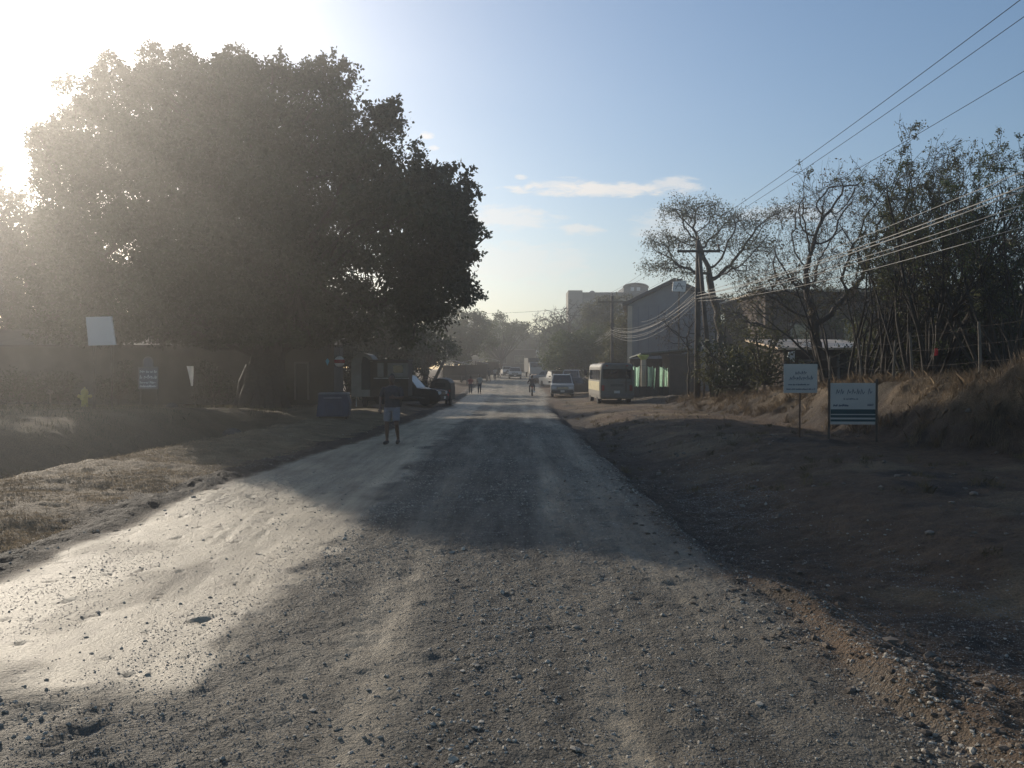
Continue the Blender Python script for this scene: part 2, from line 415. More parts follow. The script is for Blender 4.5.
# ------------------------------------------------------------------ ground sheet and road
def build_ground():
    dx = .036
    xs = list(np.arange(-5.2, 3.6, dx))
    x = xs[-1]; st = dx
    while x < 295: st = min(st * 1.05, 30) if x > 13 else min(st * 1.02, .16); st = min(st, 9); x += st; xs.append(x)
    x = xs[0]; st = dx
    while x > -295: st = min(st * 1.05, 30) if x < -14 else min(st * 1.02, .16); x -= st; xs.insert(0, x)
    xs = np.array(xs)
    ys = [-40, -30, -22, -15, -10, -6, -3, -1, 0, .8, 1.5, 2.0, 2.4]
    y = 2.4
    while y < 425:
        y += max(.034, .0046 * y) if y < 150 else min(y * .03, 8)
        ys.append(y)
    ys = np.array(ys)
    X, Y = np.meshgrid(xs, ys)
    Z = H(X, Y)
    en = fbm(Y * 0.9, X * 0 + 3.3, 3, 5) * 0.14
    L = roadL(Y) + en; R = roadR(Y) + fbm(Y * 0.8, X * 0 + 9.1, 3, 6) * 0.15
    tr = X - R; tl = L - X
    jag = .22 * fbm(X * 2.2, Y * 2.2, 4, 101)
    road = (1 - ss(-.25, .35, tr + jag)) * (1 - ss(-.12, .18, tl + jag * .6))
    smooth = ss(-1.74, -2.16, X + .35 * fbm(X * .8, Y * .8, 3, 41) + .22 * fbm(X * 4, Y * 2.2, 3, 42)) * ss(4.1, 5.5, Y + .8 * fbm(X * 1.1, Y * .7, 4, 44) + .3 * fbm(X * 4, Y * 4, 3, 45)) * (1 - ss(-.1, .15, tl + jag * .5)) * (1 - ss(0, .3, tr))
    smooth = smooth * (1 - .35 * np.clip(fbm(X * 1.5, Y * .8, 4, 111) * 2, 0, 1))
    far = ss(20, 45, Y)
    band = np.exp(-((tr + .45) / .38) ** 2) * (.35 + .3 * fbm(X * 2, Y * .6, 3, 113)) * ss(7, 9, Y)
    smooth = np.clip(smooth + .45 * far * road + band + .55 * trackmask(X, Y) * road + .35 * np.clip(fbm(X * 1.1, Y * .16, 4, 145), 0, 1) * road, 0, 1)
    straw = ss(.55, 1.1, tl + jag * 1.4) * (.95 + .5 * fbm(X * .9, Y * .9, 4, 121)) * (1 - ss(30, 60, Y))
    bu = bankdist(X, Y)
    straw = np.maximum(straw, ss(.5, 1.5, bu) * (.8 + .4 * fbm(X, Y, 3, 124)) * (1 - ss(45, 70, Y)))
    straw = np.maximum(straw, .75 * ss(38, 46, Y) * ss(.6, 1.6, tr) * np.clip(.5 + fbm(X * .5, Y * .3, 3, 131), 0, 1))  # straw tone here paints the far, sunlit dirt of the lot brighter
    straw = np.maximum(straw, .8 * ss(.6, 1.6, tr) * ss(.12, .45, fbm(X * .45, Y * .55, 4, 135)) * (1 - ss(-.5, 0, bu)))
    straw = np.clip(straw, 0, 1)
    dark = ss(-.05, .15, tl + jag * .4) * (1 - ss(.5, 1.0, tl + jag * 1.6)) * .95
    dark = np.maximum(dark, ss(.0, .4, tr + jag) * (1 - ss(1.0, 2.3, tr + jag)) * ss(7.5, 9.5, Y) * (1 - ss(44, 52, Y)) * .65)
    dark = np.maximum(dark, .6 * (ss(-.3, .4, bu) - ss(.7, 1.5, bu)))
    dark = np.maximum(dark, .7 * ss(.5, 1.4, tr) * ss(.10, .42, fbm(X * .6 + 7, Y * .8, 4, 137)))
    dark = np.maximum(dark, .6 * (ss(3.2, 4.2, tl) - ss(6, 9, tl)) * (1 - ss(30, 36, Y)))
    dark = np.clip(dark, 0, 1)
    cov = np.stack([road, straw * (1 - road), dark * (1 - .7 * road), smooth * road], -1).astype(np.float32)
    ny, nx = X.shape
    idx = np.arange(ny * nx).reshape(ny, nx)
    q = np.stack([idx[:-1, :-1], idx[:-1, 1:], idx[1:, 1:], idx[1:, :-1]], -1).reshape(-1, 4)
    fm = (road[:-1, :-1] + road[1:, 1:]).reshape(-1) > 1.0
    V = np.stack([X, Y, Z], -1).reshape(-1, 3); cov = cov.reshape(-1, 4)
    gm = ground_material()
    for name, sel in (('road', fm), ('ground', ~fm)):
        fq = q[sel]; used = np.unique(fq); rm = np.zeros(len(V), np.int64); rm[used] = np.arange(len(used))
        me = fast_mesh(name, V[used], rm[fq], True)
        a = me.attributes.new('cover', 'FLOAT_COLOR', 'POINT'); a.data.foreach_set('color', cov[used].ravel())
        o = link(name, me, gm); tag(o, kind='structure')
build_ground()

# ------------------------------------------------------------------ gravel and grass
ICO_V = None
def ico():
    bm = bmesh.new(); bmesh.ops.create_icosphere(bm, subdivisions=1, radius=1)
    V = np.array([v.co[:] for v in bm.verts]); Fc = np.array([[v.index for v in f.verts] for f in bm.faces]); bm.free()
    return V, Fc

def octa():
    V = np.array([[1, 0, 0], [-1, 0, 0], [0, 1, 0], [0, -1, 0], [0, 0, 1], [0, 0, -1.0]])
    return V, np.array([[0, 2, 4], [2, 1, 4], [1, 3, 4], [3, 0, 4], [2, 0, 5], [1, 2, 5], [3, 1, 5], [0, 3, 5]])

def scatter_stones(name, P, S, m, seed, flat=.6, label=None, shape=None):
    r = np.random.default_rng(seed)
    V, Fc = (shape or ico)(); n = len(P)
    k = len(V)
    j = 1 + r.uniform(-.32, .32, (n, k, 1))
    sc = np.stack([r.uniform(.7, 1.3, n), r.uniform(.7, 1.3, n), r.uniform(.45, .85, n) * flat / .6], -1)[:, None, :]
    W = V[None] * j * sc * S[:, None, None]
    a = r.uniform(0, 6.28, n); ca, sa = np.cos(a)[:, None], np.sin(a)[:, None]
    Wx = W[..., 0] * ca - W[..., 1] * sa; Wy = W[..., 0] * sa + W[..., 1] * ca
    W = np.stack([Wx, Wy, W[..., 2]], -1) + P[:, None, :]
    FF = (Fc[None] + (np.arange(n) * k)[:, None, None]).reshape(-1, 3)
    o = link(name, fast_mesh(name, W.reshape(-1, 3), FF, False), m)
    return tag(o, label, kind='stuff')

def gravel():
    r = np.random.default_rng(3)
    n = 120000
    Y = 2.6 + 26 * r.random(n) ** 2.0; X = r.uniform(-5.0, 4.6, n)
    sm = (X < -1.9 + .3 * fbm(X * .8, Y * .8, 3, 41)) & (Y > 4.7)
    cl = fbm(X * 1.3, Y * .7, 3, 201)
    ok = np.where(sm, r.random(n) < .05, r.random(n) < np.clip(.42 + .9 * cl, .04, 1) * (1 - .75 * trackmask(X, Y)))
    ok &= ~((X > roadR(Y) + .3) & (r.random(n) < .85)); ok &= np.abs(X) < 1.0 * Y + 1.5
    X, Y = X[ok], Y[ok]
    S = .004 + .011 * r.random(len(X)) ** 2.4 + .016 * (r.random(len(X)) < .03) * r.random(len(X))
    S = S * np.clip(.9 + Y * .02, .9, 1.3)
    Z = H(X, Y) + S * .12
    scatter_stones('gravel', np.stack([X, Y, Z], -1), S, mat('gravel_stone', (.32, .288, .235), .8, .5, 9), 4, label='loose grey gravel strewn over the dirt road')
    n = 330000
    Y = 2.6 + 15 * r.random(n) ** 1.7; X = r.uniform(-5.0, 4.2, n)
    sm = (X < -1.9 + .3 * fbm(X * .8, Y * .8, 3, 41)) & (Y > 4.7)
    cl = fbm(X * 1.3, Y * .5, 3, 203)
    ok = np.where(sm, r.random(n) < np.clip(.16 + .8 * cl, .02, .5), r.random(n) < np.clip(.55 + 1.1 * cl, .08, 1) * (1 - .8 * trackmask(X, Y))) & (np.abs(X) < .9 * Y + 1.2)
    X, Y = X[ok], Y[ok]; S = (.0025 + .0045 * r.random(len(X)) ** 2) * np.clip(.85 + Y * .045, 1, 1.5)
    scatter_stones('grit', np.stack([X, Y, H(X, Y) + S * .15], -1), S, mat('grit_stone', (.24, .226, .198), .85, .55, 14), 6, .50, 'fine grit covering the rough lane', octa)
    # coarser lumps along the right road edge
    n = 2600
    Y = r.uniform(3.5, 16, n); X = roadR(Y) + r.normal(.35, .45, n)
    S = .006 + .026 * r.random(n) ** 5
    Z = H(X, Y) + S * .15
    scatter_stones('rubble', np.stack([X, Y, Z], -1), S, mat('clod', (.13, .102, .076), .9, .45, 7), 5, label='brown clods and stones along the road edge')
gravel()

def blades(name, P, h, m, seed, width=.006, spread=.35, label=None):
    r = np.random.default_rng(seed); n = len(P)
    a = r.uniform(0, 6.28, n); lean = np.clip(r.normal(0, spread, (n, 2)), -.9, .9) * h[:, None]
    w = np.stack([np.cos(a), np.sin(a), np.zeros(n)], -1) * width
    tip = P + np.stack([lean[:, 0], lean[:, 1], h], -1)
    mid = P + np.stack([lean[:, 0] * .3, lean[:, 1] * .3, h * .6], -1)
    V = np.stack([P - w, P + w, mid + w * .7, tip, mid - w * .7], 1).reshape(-1, 3)
    Fq = (np.array([[0, 1, 2, 3, 4]])[None] + (np.arange(n) * 5)[:, None, None]).reshape(-1, 5)
    o = link(name, fast_mesh(name, V, Fq, True), m)
    return tag(o, label, kind='stuff')

def grass():
    r = np.random.default_rng(12)
    gm = mat('dry_grass', (.30, .235, .155), .8, .45, 2.5, trans=.3); bgm = mat('bank_dry_grass', (.165, .122, .078), .85, .5, 2.2, trans=.25)
    # left verge stubble
    n = 150000
    Y = 8.5 + 24 * r.random(n) ** 1.4; X = roadL(Y) - r.uniform(.6, 4.2, n)
    k = r.random(n) < np.clip(.55 + fbm(X * 1.3, Y * 1.3, 4, 301) * 1.3, .05, 1); X, Y = X[k], Y[k]
    h = r.uniform(.008, .034, len(X)) * (1 + 1.0 * (roadL(Y) - X > 3.0) * (r.random(len(X)) < .3))
    P = np.stack([X, Y, H(X, Y)], -1)
    blades('dry_grass', P, h, gm, 13, .0045, .9, 'short dry straw-coloured grass on the left verge')
    # right bank crest
    n = 120000
    Y = 15 + 36 * r.random(n) ** 1.6; X = r.uniform(8.6, 17, n)
    bu = bankdist(X, Y)
    k = (bu > .35) & (r.random(n) < np.clip(.6 + fbm(X * .9, Y * .8, 3, 311) * 1.5, .08, 1) * np.clip((bu - .2) * .8, .1, 1))
    X, Y = X[k], Y[k]
    h = r.uniform(.03, .24, len(X)) ** 1.15 * (1 + 1.2 * fbm(X * .9, Y * .9, 2, 313))
    # tufts
    m = 900; TY = 15 + 34 * r.random(m) ** 1.5; TX = r.uniform(8.6, 15, m); kb = bankdist(TX, TY) > .1; TX, TY = TX[kb], TY[kb]
    rep_ = np.repeat(np.arange(len(TX)), 46); rad = r.normal(0, .07, (len(rep_), 2)); tx = TX[rep_] + rad[:, 0]; ty = TY[rep_] + rad[:, 1]
    th_ = r.uniform(.10, .42, len(TX))[rep_] * r.uniform(.5, 1.1, len(rep_))
    X = np.concatenate([X, tx]); Y = np.concatenate([Y, ty]); h = np.concatenate([h, th_])
    P = np.stack([X, Y, H(X, Y)], -1)
    blades('bank_grass', P, np.clip(h, .02, .6), bgm, 14, .0042, .5, 'tall dry grass along the top of the right bank')
    # sparse stalks lower on the bank and lot edge
    n = 9000
    Y = r.uniform(14, 60, n); X = r.uniform(3.4, 8.2, n)
    k = fbm(X * .8, Y * .5, 3, 321) > .12; X, Y = X[k], Y[k]
    h = r.uniform(.03, .16, len(X)); P = np.stack([X, Y, H(X, Y)], -1)
    blades('weeds', P, h, mat('weed', (.16, .125, .07), .8, .35, .8, trans=.3), 15, .0035, .4, 'sparse dry weeds on the right dirt lot')
    n = 20000
    Y = r.uniform(12, 42, n); X = -r.uniform(9.5, 26, n)
    k = fbm(X * .6, Y * .6, 3, 331) > .0; X, Y = X[k], Y[k]
    h = r.uniform(.04, .22, len(X)); P = np.stack([X, Y, H(X, Y)], -1)
    blades('ditch_grass', P, h, mat('weed_green', (.13, .115, .06), .8, .35, .8, trans=.3), 16, .007, .5, 'rough grass beyond the left ditch')
grass()

def lot_debris():
    r = np.random.default_rng(31); n = 2600
    Y = 5 + 30 * r.random(n) ** 1.5; X = roadR(Y) + .5 + r.random(n) * 9; k = r.random(n) < np.clip(.35 + 1.2 * fbm(X * .7, Y * .7, 3, 361), .03, 1); X, Y = X[k], Y[k]
    S = .010 + .05 * r.random(len(X)) ** 5
    scatter_stones('stones', np.stack([X, Y, H(X, Y) + S * .2], -1), S, mat('lot_stone', (.17, .14, .11), .9, .45, 7), 33, .6, 'scattered brown stones on the right dirt lot')
    m = 260; TY = 7 + 36 * r.random(m) ** 1.3; TX = roadR(TY) + .5 + r.random(m) * 7.5; kb = fbm(TX * .5, TY * .5, 3, 363) > .05; TX, TY = TX[kb], TY[kb]
    rep_ = np.repeat(np.arange(len(TX)), 40); X = TX[rep_] + r.normal(0, .06, len(rep_)); Y = TY[rep_] + r.normal(0, .06, len(rep_))
    blades('low_weeds', np.stack([X, Y, H(X, Y)], -1), r.uniform(.04, .16, len(TX))[rep_] * r.uniform(.5, 1.1, len(rep_)), mat('weed', (.16, .125, .07)), 34, .0035, .6, 'low dry weed tufts on the right dirt lot')
lot_debris()

def litter():
    r = np.random.default_rng(21); n = 60000
    Y = 8 + 46 * r.random(n) ** 1.5; X = r.uniform(2.3, 16, n); bu = bankdist(X, Y)
    k = r.random(n) < np.where(bu > .2, .75, np.clip(.15 + .7 * fbm(X * .6, Y * .6, 3, 351), .02, .6)); X, Y = X[k], Y[k]; n = len(X)
    a = r.uniform(0, 6.28, n); t = r.uniform(-.5, .5, (n, 2)); sz = r.uniform(.010, .024, n) * (1 + .012 * Y)
    d = np.stack([np.cos(a), np.sin(a), t[:, 0]], -1) * sz[:, None]; e = np.stack([-np.sin(a), np.cos(a), t[:, 1]], -1) * (sz * .3)[:, None]
    P = np.stack([X, Y, H(X, Y) + .012 + sz * .3], -1)
    V = np.stack([P - d, P + e, P + d, P - e], 1).reshape(-1, 3)
    o = link('fallen_leaves', fast_mesh('fallen_leaves', V, np.arange(4 * n).reshape(n, 4)), mat('fallen_leaf', (.13, .088, .05), .8, .55, 3, trans=.15)); tag(o, 'brown fallen leaves on the right bank and lot', kind='stuff')
litter()

# ------------------------------------------------------------------ trees
LEAF = {
    'dark': mat('leaf_dark', (.036, .050, .022), .6, .45, .6, trans=.16, spec=.2),
    'mid': mat('leaf_mid', (.075, .095, .035), .6, .4, .5, trans=.35, spec=.3),
    'olive': mat('leaf_olive', (.085, .085, .038), .65, .4, .6, trans=.35, spec=.25),
    'dry': mat('leaf_dry', (.11, .085, .045), .7, .45, .8, trans=.35, spec=.2),
}
BARK = {
    'grey': mat('bark_grey', (.040, .033, .027), .9, .35, 9, bump=.4),
    'dark': mat('bark_dark', (.06, .048, .038), .9, .35, 9, bump=.4),
}

def leaf_mesh(name, P, size, seed, aspect=.5, droop=.3):
    """diamond leaves, one per point"""
    r = np.random.default_rng(seed); n = len(P)
    d = r.normal(size=(n, 3)); d[:, 2] -= droop; d /= np.linalg.norm(d, axis=1, keepdims=True) + 1e-9
    e = r.normal(size=(n, 3)); e -= (e * d).sum(1, keepdims=True) * d; e /= np.linalg.norm(e, axis=1, keepdims=True) + 1e-9
    s = size * r.uniform(.6, 1.35, n)
    d = d * s[:, None]; e = e * (s * aspect / 2)[:, None]
    V = np.stack([P, P + d * .45 + e, P + d, P + d * .45 - e], 1).reshape(-1, 3)
    Fq = np.arange(n * 4).reshape(n, 4)
    return fast_mesh(name, V, Fq, False)

def clump_points(C, Rr, per, seed, flat=.8):
    r = np.random.default_rng(seed); n = len(C)
    per_i = np.maximum(8, (per * (Rr / Rr.mean()) ** 2).astype(int))
    rep = np.repeat(np.arange(n), per_i)
    d = r.normal(size=(len(rep), 3)); d /= np.linalg.norm(d, axis=1, keepdims=True)
    rad = Rr[rep] * (r.random(len(rep)) ** .42)
    # spiky: some leaves thrown past the clump
    rad *= np.where(r.random(len(rep)) < .06, 1.25, 1.0)
    P = C[rep] + d * rad[:, None] * np.array([1, 1, flat])
    return P

def seg_tubes(name, A, B, ra, rb, n=5):
    D = B - A; Ln = np.linalg.norm(D, axis=1, keepdims=True) + 1e-9; T = D / Ln
    up = np.where(np.abs(T[:, 2:3]) < .9, np.array([[0, 0, 1.0]]), np.array([[1.0, 0, 0]]))
    U = np.cross(T, up); U /= np.linalg.norm(U, axis=1, keepdims=True); W = np.cross(U, T)
    an = np.arange(n) * 2 * np.pi / n
    ring = U[:, None] * np.cos(an)[None, :, None] + W[:, None] * np.sin(an)[None, :, None]
    B2 = B + T * (rb * .3)[:, None]
    V = np.concatenate([A[:, None] + ring * ra[:, None, None], B2[:, None] + ring * rb[:, None, None]], 1)
    m = len(A); k = np.arange(n)
    q = np.stack([k, (k + 1) % n, n + (k + 1) % n, n + k], -1)
    Fq = (q[None] + (np.arange(m) * 2 * n)[:, None, None]).reshape(-1, 4)
    return fast_mesh(name, V.reshape(-1, 3), Fq, True)

def colonize(seed, starts, A, step=.3, infl=3.0, kill=.5, iters=90, jitter=.13, grav=0.0):
    """starts: list of polylines (n,3). returns nodes, parent"""
    r = np.random.default_rng(seed)
    nodes = []; par = []
    for pl in starts:
        p0 = len(nodes)
        for i, p in enumerate(pl):
            nodes.append(p); par.append(-1 if i == 0 else len(nodes) - 2)
    nodes = [np.array(p, float) for p in nodes]
    A = A.copy(); alive = np.ones(len(A), bool)
    best = np.full(len(A), 1e9); bi = np.zeros(len(A), int)
    new0 = 0
    for it in range(iters):
        for k in range(new0, len(nodes)):
            d = np.linalg.norm(A - nodes[k], axis=1)
            m = d < best; best[m] = d[m]; bi[m] = k
        new0 = len(nodes)
        alive &= best > kill
        act = alive & (best < infl)
        if not act.any():
            if alive.any() and infl < 30: infl *= 1.5; continue
            break
        idx = np.nonzero(act)[0]
        dirs = {}
        for a in idx:
            v = A[a] - nodes[bi[a]]; v = v / (np.linalg.norm(v) + 1e-9)
            dirs.setdefault(bi[a], []).append(v)
        for k, vs in dirs.items():
            v = np.mean(vs, 0) + r.normal(0, jitter, 3); v[2] += grav
            v /= np.linalg.norm(v) + 1e-9
            nodes.append(nodes[k] + v * step); par.append(k)
        if len(nodes) > 6500: break
    return np.array(nodes), np.array(par)

def tree_from_nodes(root, nodes, par, seed, tip=.008, base_r=.2, twig=(.35, .8), ntwig=3, leaves=4, leaf=.10, lmat='olive', bark='grey', aspect=.5, expo=1.75, leafspread=.12):
    r = np.random.default_rng(seed + 99)
    n = len(nodes); acc = np.zeros(n)
    ch = np.zeros(n, int)
    for k in range(n):
        if par[k] >= 0: ch[par[k]] += 1
    rad = np.zeros(n)
    for k in range(n - 1, -1, -1):
        if ch[k] == 0: acc[k] = 1.0
        if par[k] >= 0: acc[par[k]] += acc[k]
    mx = acc.max()
    rad = tip + (base_r - tip) * (acc / mx) ** (1 / expo)
    rad[acc <= 1.0] = tip
    k = np.nonzero(par >= 0)[0]
    A = nodes[par[k]]; B = nodes[k]; ra = np.minimum(rad[par[k]], rad[k] * 1.35); rb = rad[k]
    # twigs
    thin = np.nonzero(acc < mx * .02 + 3)[0]
    tn = np.repeat(thin, ntwig)
    D = B * 0
    dirn = np.zeros((n, 3)); dirn[k] = B - A; dirn /= (np.linalg.norm(dirn, axis=1, keepdims=True) + 1e-9)
    td = dirn[tn] * .7 + r.normal(0, .55, (len(tn), 3)); td /= np.linalg.norm(td, axis=1, keepdims=True) + 1e-9
    ln = r.uniform(*twig, len(tn))
    TA = nodes[tn]; TM = TA + td * (ln * .55)[:, None]; td2 = td + r.normal(0, .35, td.shape); TB = TM + td2 * (ln * .45)[:, None]
    tr_ = np.full(len(tn), tip * .75)
    me = seg_tubes('trunk', np.concatenate([A, TA, TM]), np.concatenate([B, TM, TB]),
                   np.concatenate([ra, tr_, tr_ * .8]), np.concatenate([rb, tr_ * .8, tr_ * .45]), 5)
    link('trunk', me, BARK[bark], root)
    if leaves > 0:
        m = int(len(tn) * leaves)
        pick = r.integers(0, len(tn), m)
        t = r.random(m)[:, None]
        P = TM[pick] * (1 - t) + TB[pick] * t + r.normal(0, leafspread, (m, 3))
        link('crown', leaf_mesh('crown', P, leaf, seed + 5, aspect), LEAF[lmat], root)

def ell_pts(r, c, rad, n):
    d = r.normal(size=(n, 3)); d /= np.linalg.norm(d, axis=1, keepdims=True)
    return np.array(c) + d * (r.random((n, 1)) ** .4) * np.array(rad)

def bare_tree(label, px, d, pads, seed, stems=1, base_r=.2, fork=1.6, group=None, name='bare_tree', X=None, step=.32, **kw):
    """pads: (px, py, rx, ry, depth_off, depth_r, n) in picture pixels at distance d"""
    r = np.random.default_rng(seed)
    X0 = PX(px, d) if X is None else X
    z0 = gz(X0, d)
    root = thing(name, label, 'tree', (X0, d, z0), 0, group)
    A = []
    for (ax, ay, rx, ry, do, dr, n) in pads:
        dd = d + do
        c = (PX(ax, dd) - X0, do, PZ(ay, dd) - z0)
        A.append(ell_pts(r, c, (rx / F * dd, dr, ry / F * dd), n))
    A = np.concatenate(A); A = A[A[:, 2] > .5]
    starts = []
    cen = A.mean(0)
    for s in range(stems):
        a = r.uniform(0, 6.28); rr = 0 if stems == 1 else r.uniform(.1, .9)
        b0 = np.array([rr * math.cos(a), rr * math.sin(a), -.15])
        tgt = A[r.integers(0, len(A))] * .5 + cen * .5 if stems > 1 else cen
        hgt = fork * r.uniform(.7, 1.3)
        pl = [b0]; p = b0.copy(); v = np.array([b0[0] * .2, b0[1] * .2, 1.0])
        while p[2] < hgt:
            w = (tgt - p); w /= np.linalg.norm(w)
            v = v * .8 + w * .25 + r.normal(0, .10, 3); v /= np.linalg.norm(v)
            p = p + v * step; pl.append(p.copy())
        starts.append(pl)
    nodes, par = colonize(seed, starts, A, step, infl=kw.pop('infl', 3.2), kill=kw.pop('kill', .45), iters=110)
    tree_from_nodes(root, nodes, par, seed, base_r=base_r, **kw)
    return root

def dense_tree(label, X, Y, ells, seed, per=160, leaf=.22, lmat='dark', trunk_r=.25, group=None, name='leafy_tree', nclump=60, crad=(.6, 1.2), bark='dark', cat='tree', trunk_h=None):
    """ells: (dx, dy, cz, rx, ry, rz) in metres above the foot"""
    r = np.random.default_rng(seed)
    z0 = gz(X, Y); root = thing(name, label, cat, (X, Y, z0), 0, group)
    vol = np.array([e[3] * e[4] * e[5] for e in ells]); vol = vol / vol.sum()
    C = []
    for e, w in zip(ells, vol):
        n = max(6, int(nclump * w)); C.append(ell_pts(r, e[:3], e[3:], n))
    C = np.concatenate(C)
    C = C[C[:, 2] > .25]
    Rr = r.uniform(crad[0], crad[1], len(C))
    Rr = np.minimum(Rr, np.maximum(C[:, 2] * .95, .2))
    P = clump_points(C, Rr, per, seed)
    P = P[P[:, 2] > .03]
    link('crown', leaf_mesh('crown', P, leaf, seed + 1), LEAF[lmat], root)
    # trunk and limbs to the clumps
    th = trunk_h or max(.5, min(c[2] for c in C) * .9)
    A = []; B = []; ra = []; rb = []
    def seg(a, b, r0, r1, wob=.15, n=4):
        a = np.array(a, float); b = np.array(b, float); prev = a
        for i in range(1, n + 1):
            t = i / n; p = a * (1 - t) + b * t + (r.normal(0, wob, 3) * np.linalg.norm(b - a) * .12 if i < n else 0)
            A.append(prev); B.append(p); ra.append(r0 + (r1 - r0) * (i - 1) / n); rb.append(r0 + (r1 - r0) * i / n); prev = p
    top = np.array([C[:, 0].mean() * .4, C[:, 1].mean() * .4, th])
    seg((0, 0, -.2), top, trunk_r * 1.25, trunk_r)
    for k in r.choice(len(C), min(len(C), 26), replace=False): seg(top, C[k], trunk_r * .45, .03)
    link('trunk', seg_tubes('trunk', np.array(A), np.array(B), np.array(ra), np.array(rb), 7), BARK[bark], root)
    return root

def point_in_poly(px, py, poly):
    ins = np.zeros(len(px), bool); n = len(poly); j = n - 1
    for i in range(n):
        xi, yi = poly[i]; xj, yj = poly[j]
        c = ((yi > py) != (yj > py)) & (px < (xj - xi) * (py - yi) / (yj - yi + 1e-12) + xi)
        ins ^= c; j = i
    return ins
def poly_dist(px, py, poly):
    best = np.full(len(px), 1e9); n = len(poly)
    for i in range(n):
        x0, y0 = poly[i]; x1, y1 = poly[(i + 1) % n]
        dx, dy = x1 - x0, y1 - y0; t = np.clip(((px - x0) * dx + (py - y0) * dy) / (dx * dx + dy * dy + 1e-9), 0, 1)
        best = np.minimum(best, np.hypot(px - x0 - t * dx, py - y0 - t * dy))
    return best

def big_ficus():
    d = 40.0; r = np.random.default_rng(42)
    poly = [(30, 156), (27, 128), (45, 119), (62, 117), (78, 98), (66, 88), (56, 82), (70, 77), (82, 80), (92, 86), (92, 60), (104, 50), (117, 58), (122, 72), (137, 74), (150, 62), (142, 48), (150, 44),
            (164, 56), (176, 50), (184, 46), (190, 60), (212, 62), (226, 54), (242, 49), (264, 58), (292, 65), (322, 63), (350, 64), (356, 74), (350, 84), (356, 100), (374, 104), (396, 108), (402, 124), (412, 140), (418, 160), (426, 166), (433, 178),
            (446, 170), (468, 182), (470, 196), (474, 214), (482, 222), (491, 250), (478, 254), (470, 262), (482, 284), (478, 296), (466, 302), (458, 318), (440, 338), (400, 348), (330, 352), (200, 352), (80, 350), (30, 345)]
    poly = np.array(poly, float)
    n = 5200
    px = r.uniform(-2, 494, n); py = r.uniform(42, 354, n)
    ok = point_in_poly(px, py, poly); px, py = px[ok], py[ok]
    ed = poly_dist(px, py, poly)
    keep = r.random(len(px)) < np.where(ed < 22, .62, .34)
    px, py, ed = px[keep], py[keep], ed[keep]
    edm = ed / F * d
    ok = ed > 6; px, py, ed, edm = px[ok], py[ok], ed[ok], edm[ok]
    right = ss(300, 415, px)
    half = 9.5 * np.sqrt(np.clip(ed / 110, .012, 1)) * (1 - .5 * right)
    dy = r.uniform(-1, 1, len(px)) * half - 8 * right * ss(300, 190, py)
    Rr = np.clip(np.minimum(r.uniform(.5, 1.15, len(px)), edm * .72), .16, 1.15)
    X0 = PX(262, d); z0 = gz(X0, d)
    # lobes and tufts that make the ragged outline
    per_ = []
    m = len(poly)
    for i in range(m):
        a, b = poly[i], poly[(i + 1) % m]
        if min(a[1], b[1]) > 338: continue
        ln = np.hypot(*(b - a)); t = r.uniform(0, 6)
        while t < ln:
            p = a + (b - a) * t / ln; per_.append((p[0], p[1])); t += r.uniform(5, 17)
    per_ = np.array(per_); cen = np.array([255.0, 240.0])
    tv = cen - per_; tv /= np.linalg.norm(tv, axis=1, keepdims=True)
    tr_ = r.uniform(.20, .58, len(per_)); pin = per_ + tv * (tr_ / d * F * r.uniform(.35, 1.1, len(per_)))[:, None]
    arm = (r.random(len(per_)) < .55) & ((per_[:, 0] > 110) | (per_[:, 1] > 150))
    ox, oy, orr, od = [pin[:, 0]], [pin[:, 1]], [tr_], [r.normal(0, 1.0, len(per_)) - 8 * ss(300, 415, pin[:, 0]) * ss(300, 190, pin[:, 1])]
    up = np.stack([-tv[:, 0], -tv[:, 1] - .35], -1) + r.normal(0, .35, tv.shape); up /= np.linalg.norm(up, axis=1, keepdims=True)
    ln = r.uniform(.6, 1.9, len(per_)) * np.where(r.random(len(per_)) < .3, 1.0, .75)
    for f_, rr_ in ((.35, .30), (.65, .24), (1.0, .17)):
        q = per_ + up * (f_ * ln * .62 / d * F)[:, None] - (-tv) * 6
        ox.append(q[arm, 0]); oy.append(q[arm, 1]); orr.append(np.full(arm.sum(), rr_) * r.uniform(.8, 1.2, arm.sum())); od.append(od[0][arm])
    px = np.concatenate([px] + ox); py = np.concatenate([py] + oy); Rr = np.concatenate([Rr] + orr); dy = np.concatenate([dy] + od)
    dd = d + dy
    C = np.stack([PX(px, dd) - X0, dy, PZ(py, dd) - z0], -1)
    # keep the crown's shape: clumps further back/forward keep their real metres
    root = thing('ficus_tree', 'huge dark spreading shade tree with dense crown towering over left side of the road', 'tree', (X0, d, z0))
    P = clump_points(C, Rr, 235, 43, .85)
    # thinner foliage towards the road side, with sky showing through
    th = fbm(P[:, 0] * .55 + 3, P[:, 2] * .55, 3, 47)
    P = P[~((th > .10) & (P[:, 0] > 2.0) & (r.random(len(P)) < .85 * ss(2.0, 6.0, P[:, 0])))]
    th = fbm(P[:, 0] * .55 + 3, P[:, 2] * .55, 3, 47)
    P = P[~((th < -.05) & (P[:, 0] < -4) & (r.random(len(P)) < .93 * ss(-4.0, -7.5, P[:, 0])))]
    link('crown', leaf_mesh('crown', P, .185, 44, .55), LEAF['dark'], root)
    A = []; B = []; ra = []; rb = []
    def seg(a, b, r0, r1, n=5, wob=.12):
        a = np.array(a, float); b = np.array(b, float); prev = a; ln = np.linalg.norm(b - a)
        for i in range(1, n + 1):
            t = i / n; p = a * (1 - t) + b * t + (r.normal(0, wob * ln * .2, 3) if i < n else 0)
            A.append(prev); B.append(p); ra.append(r0 + (r1 - r0) * (i - 1) / n); rb.append(r0 + (r1 - r0) * i / n); prev = p
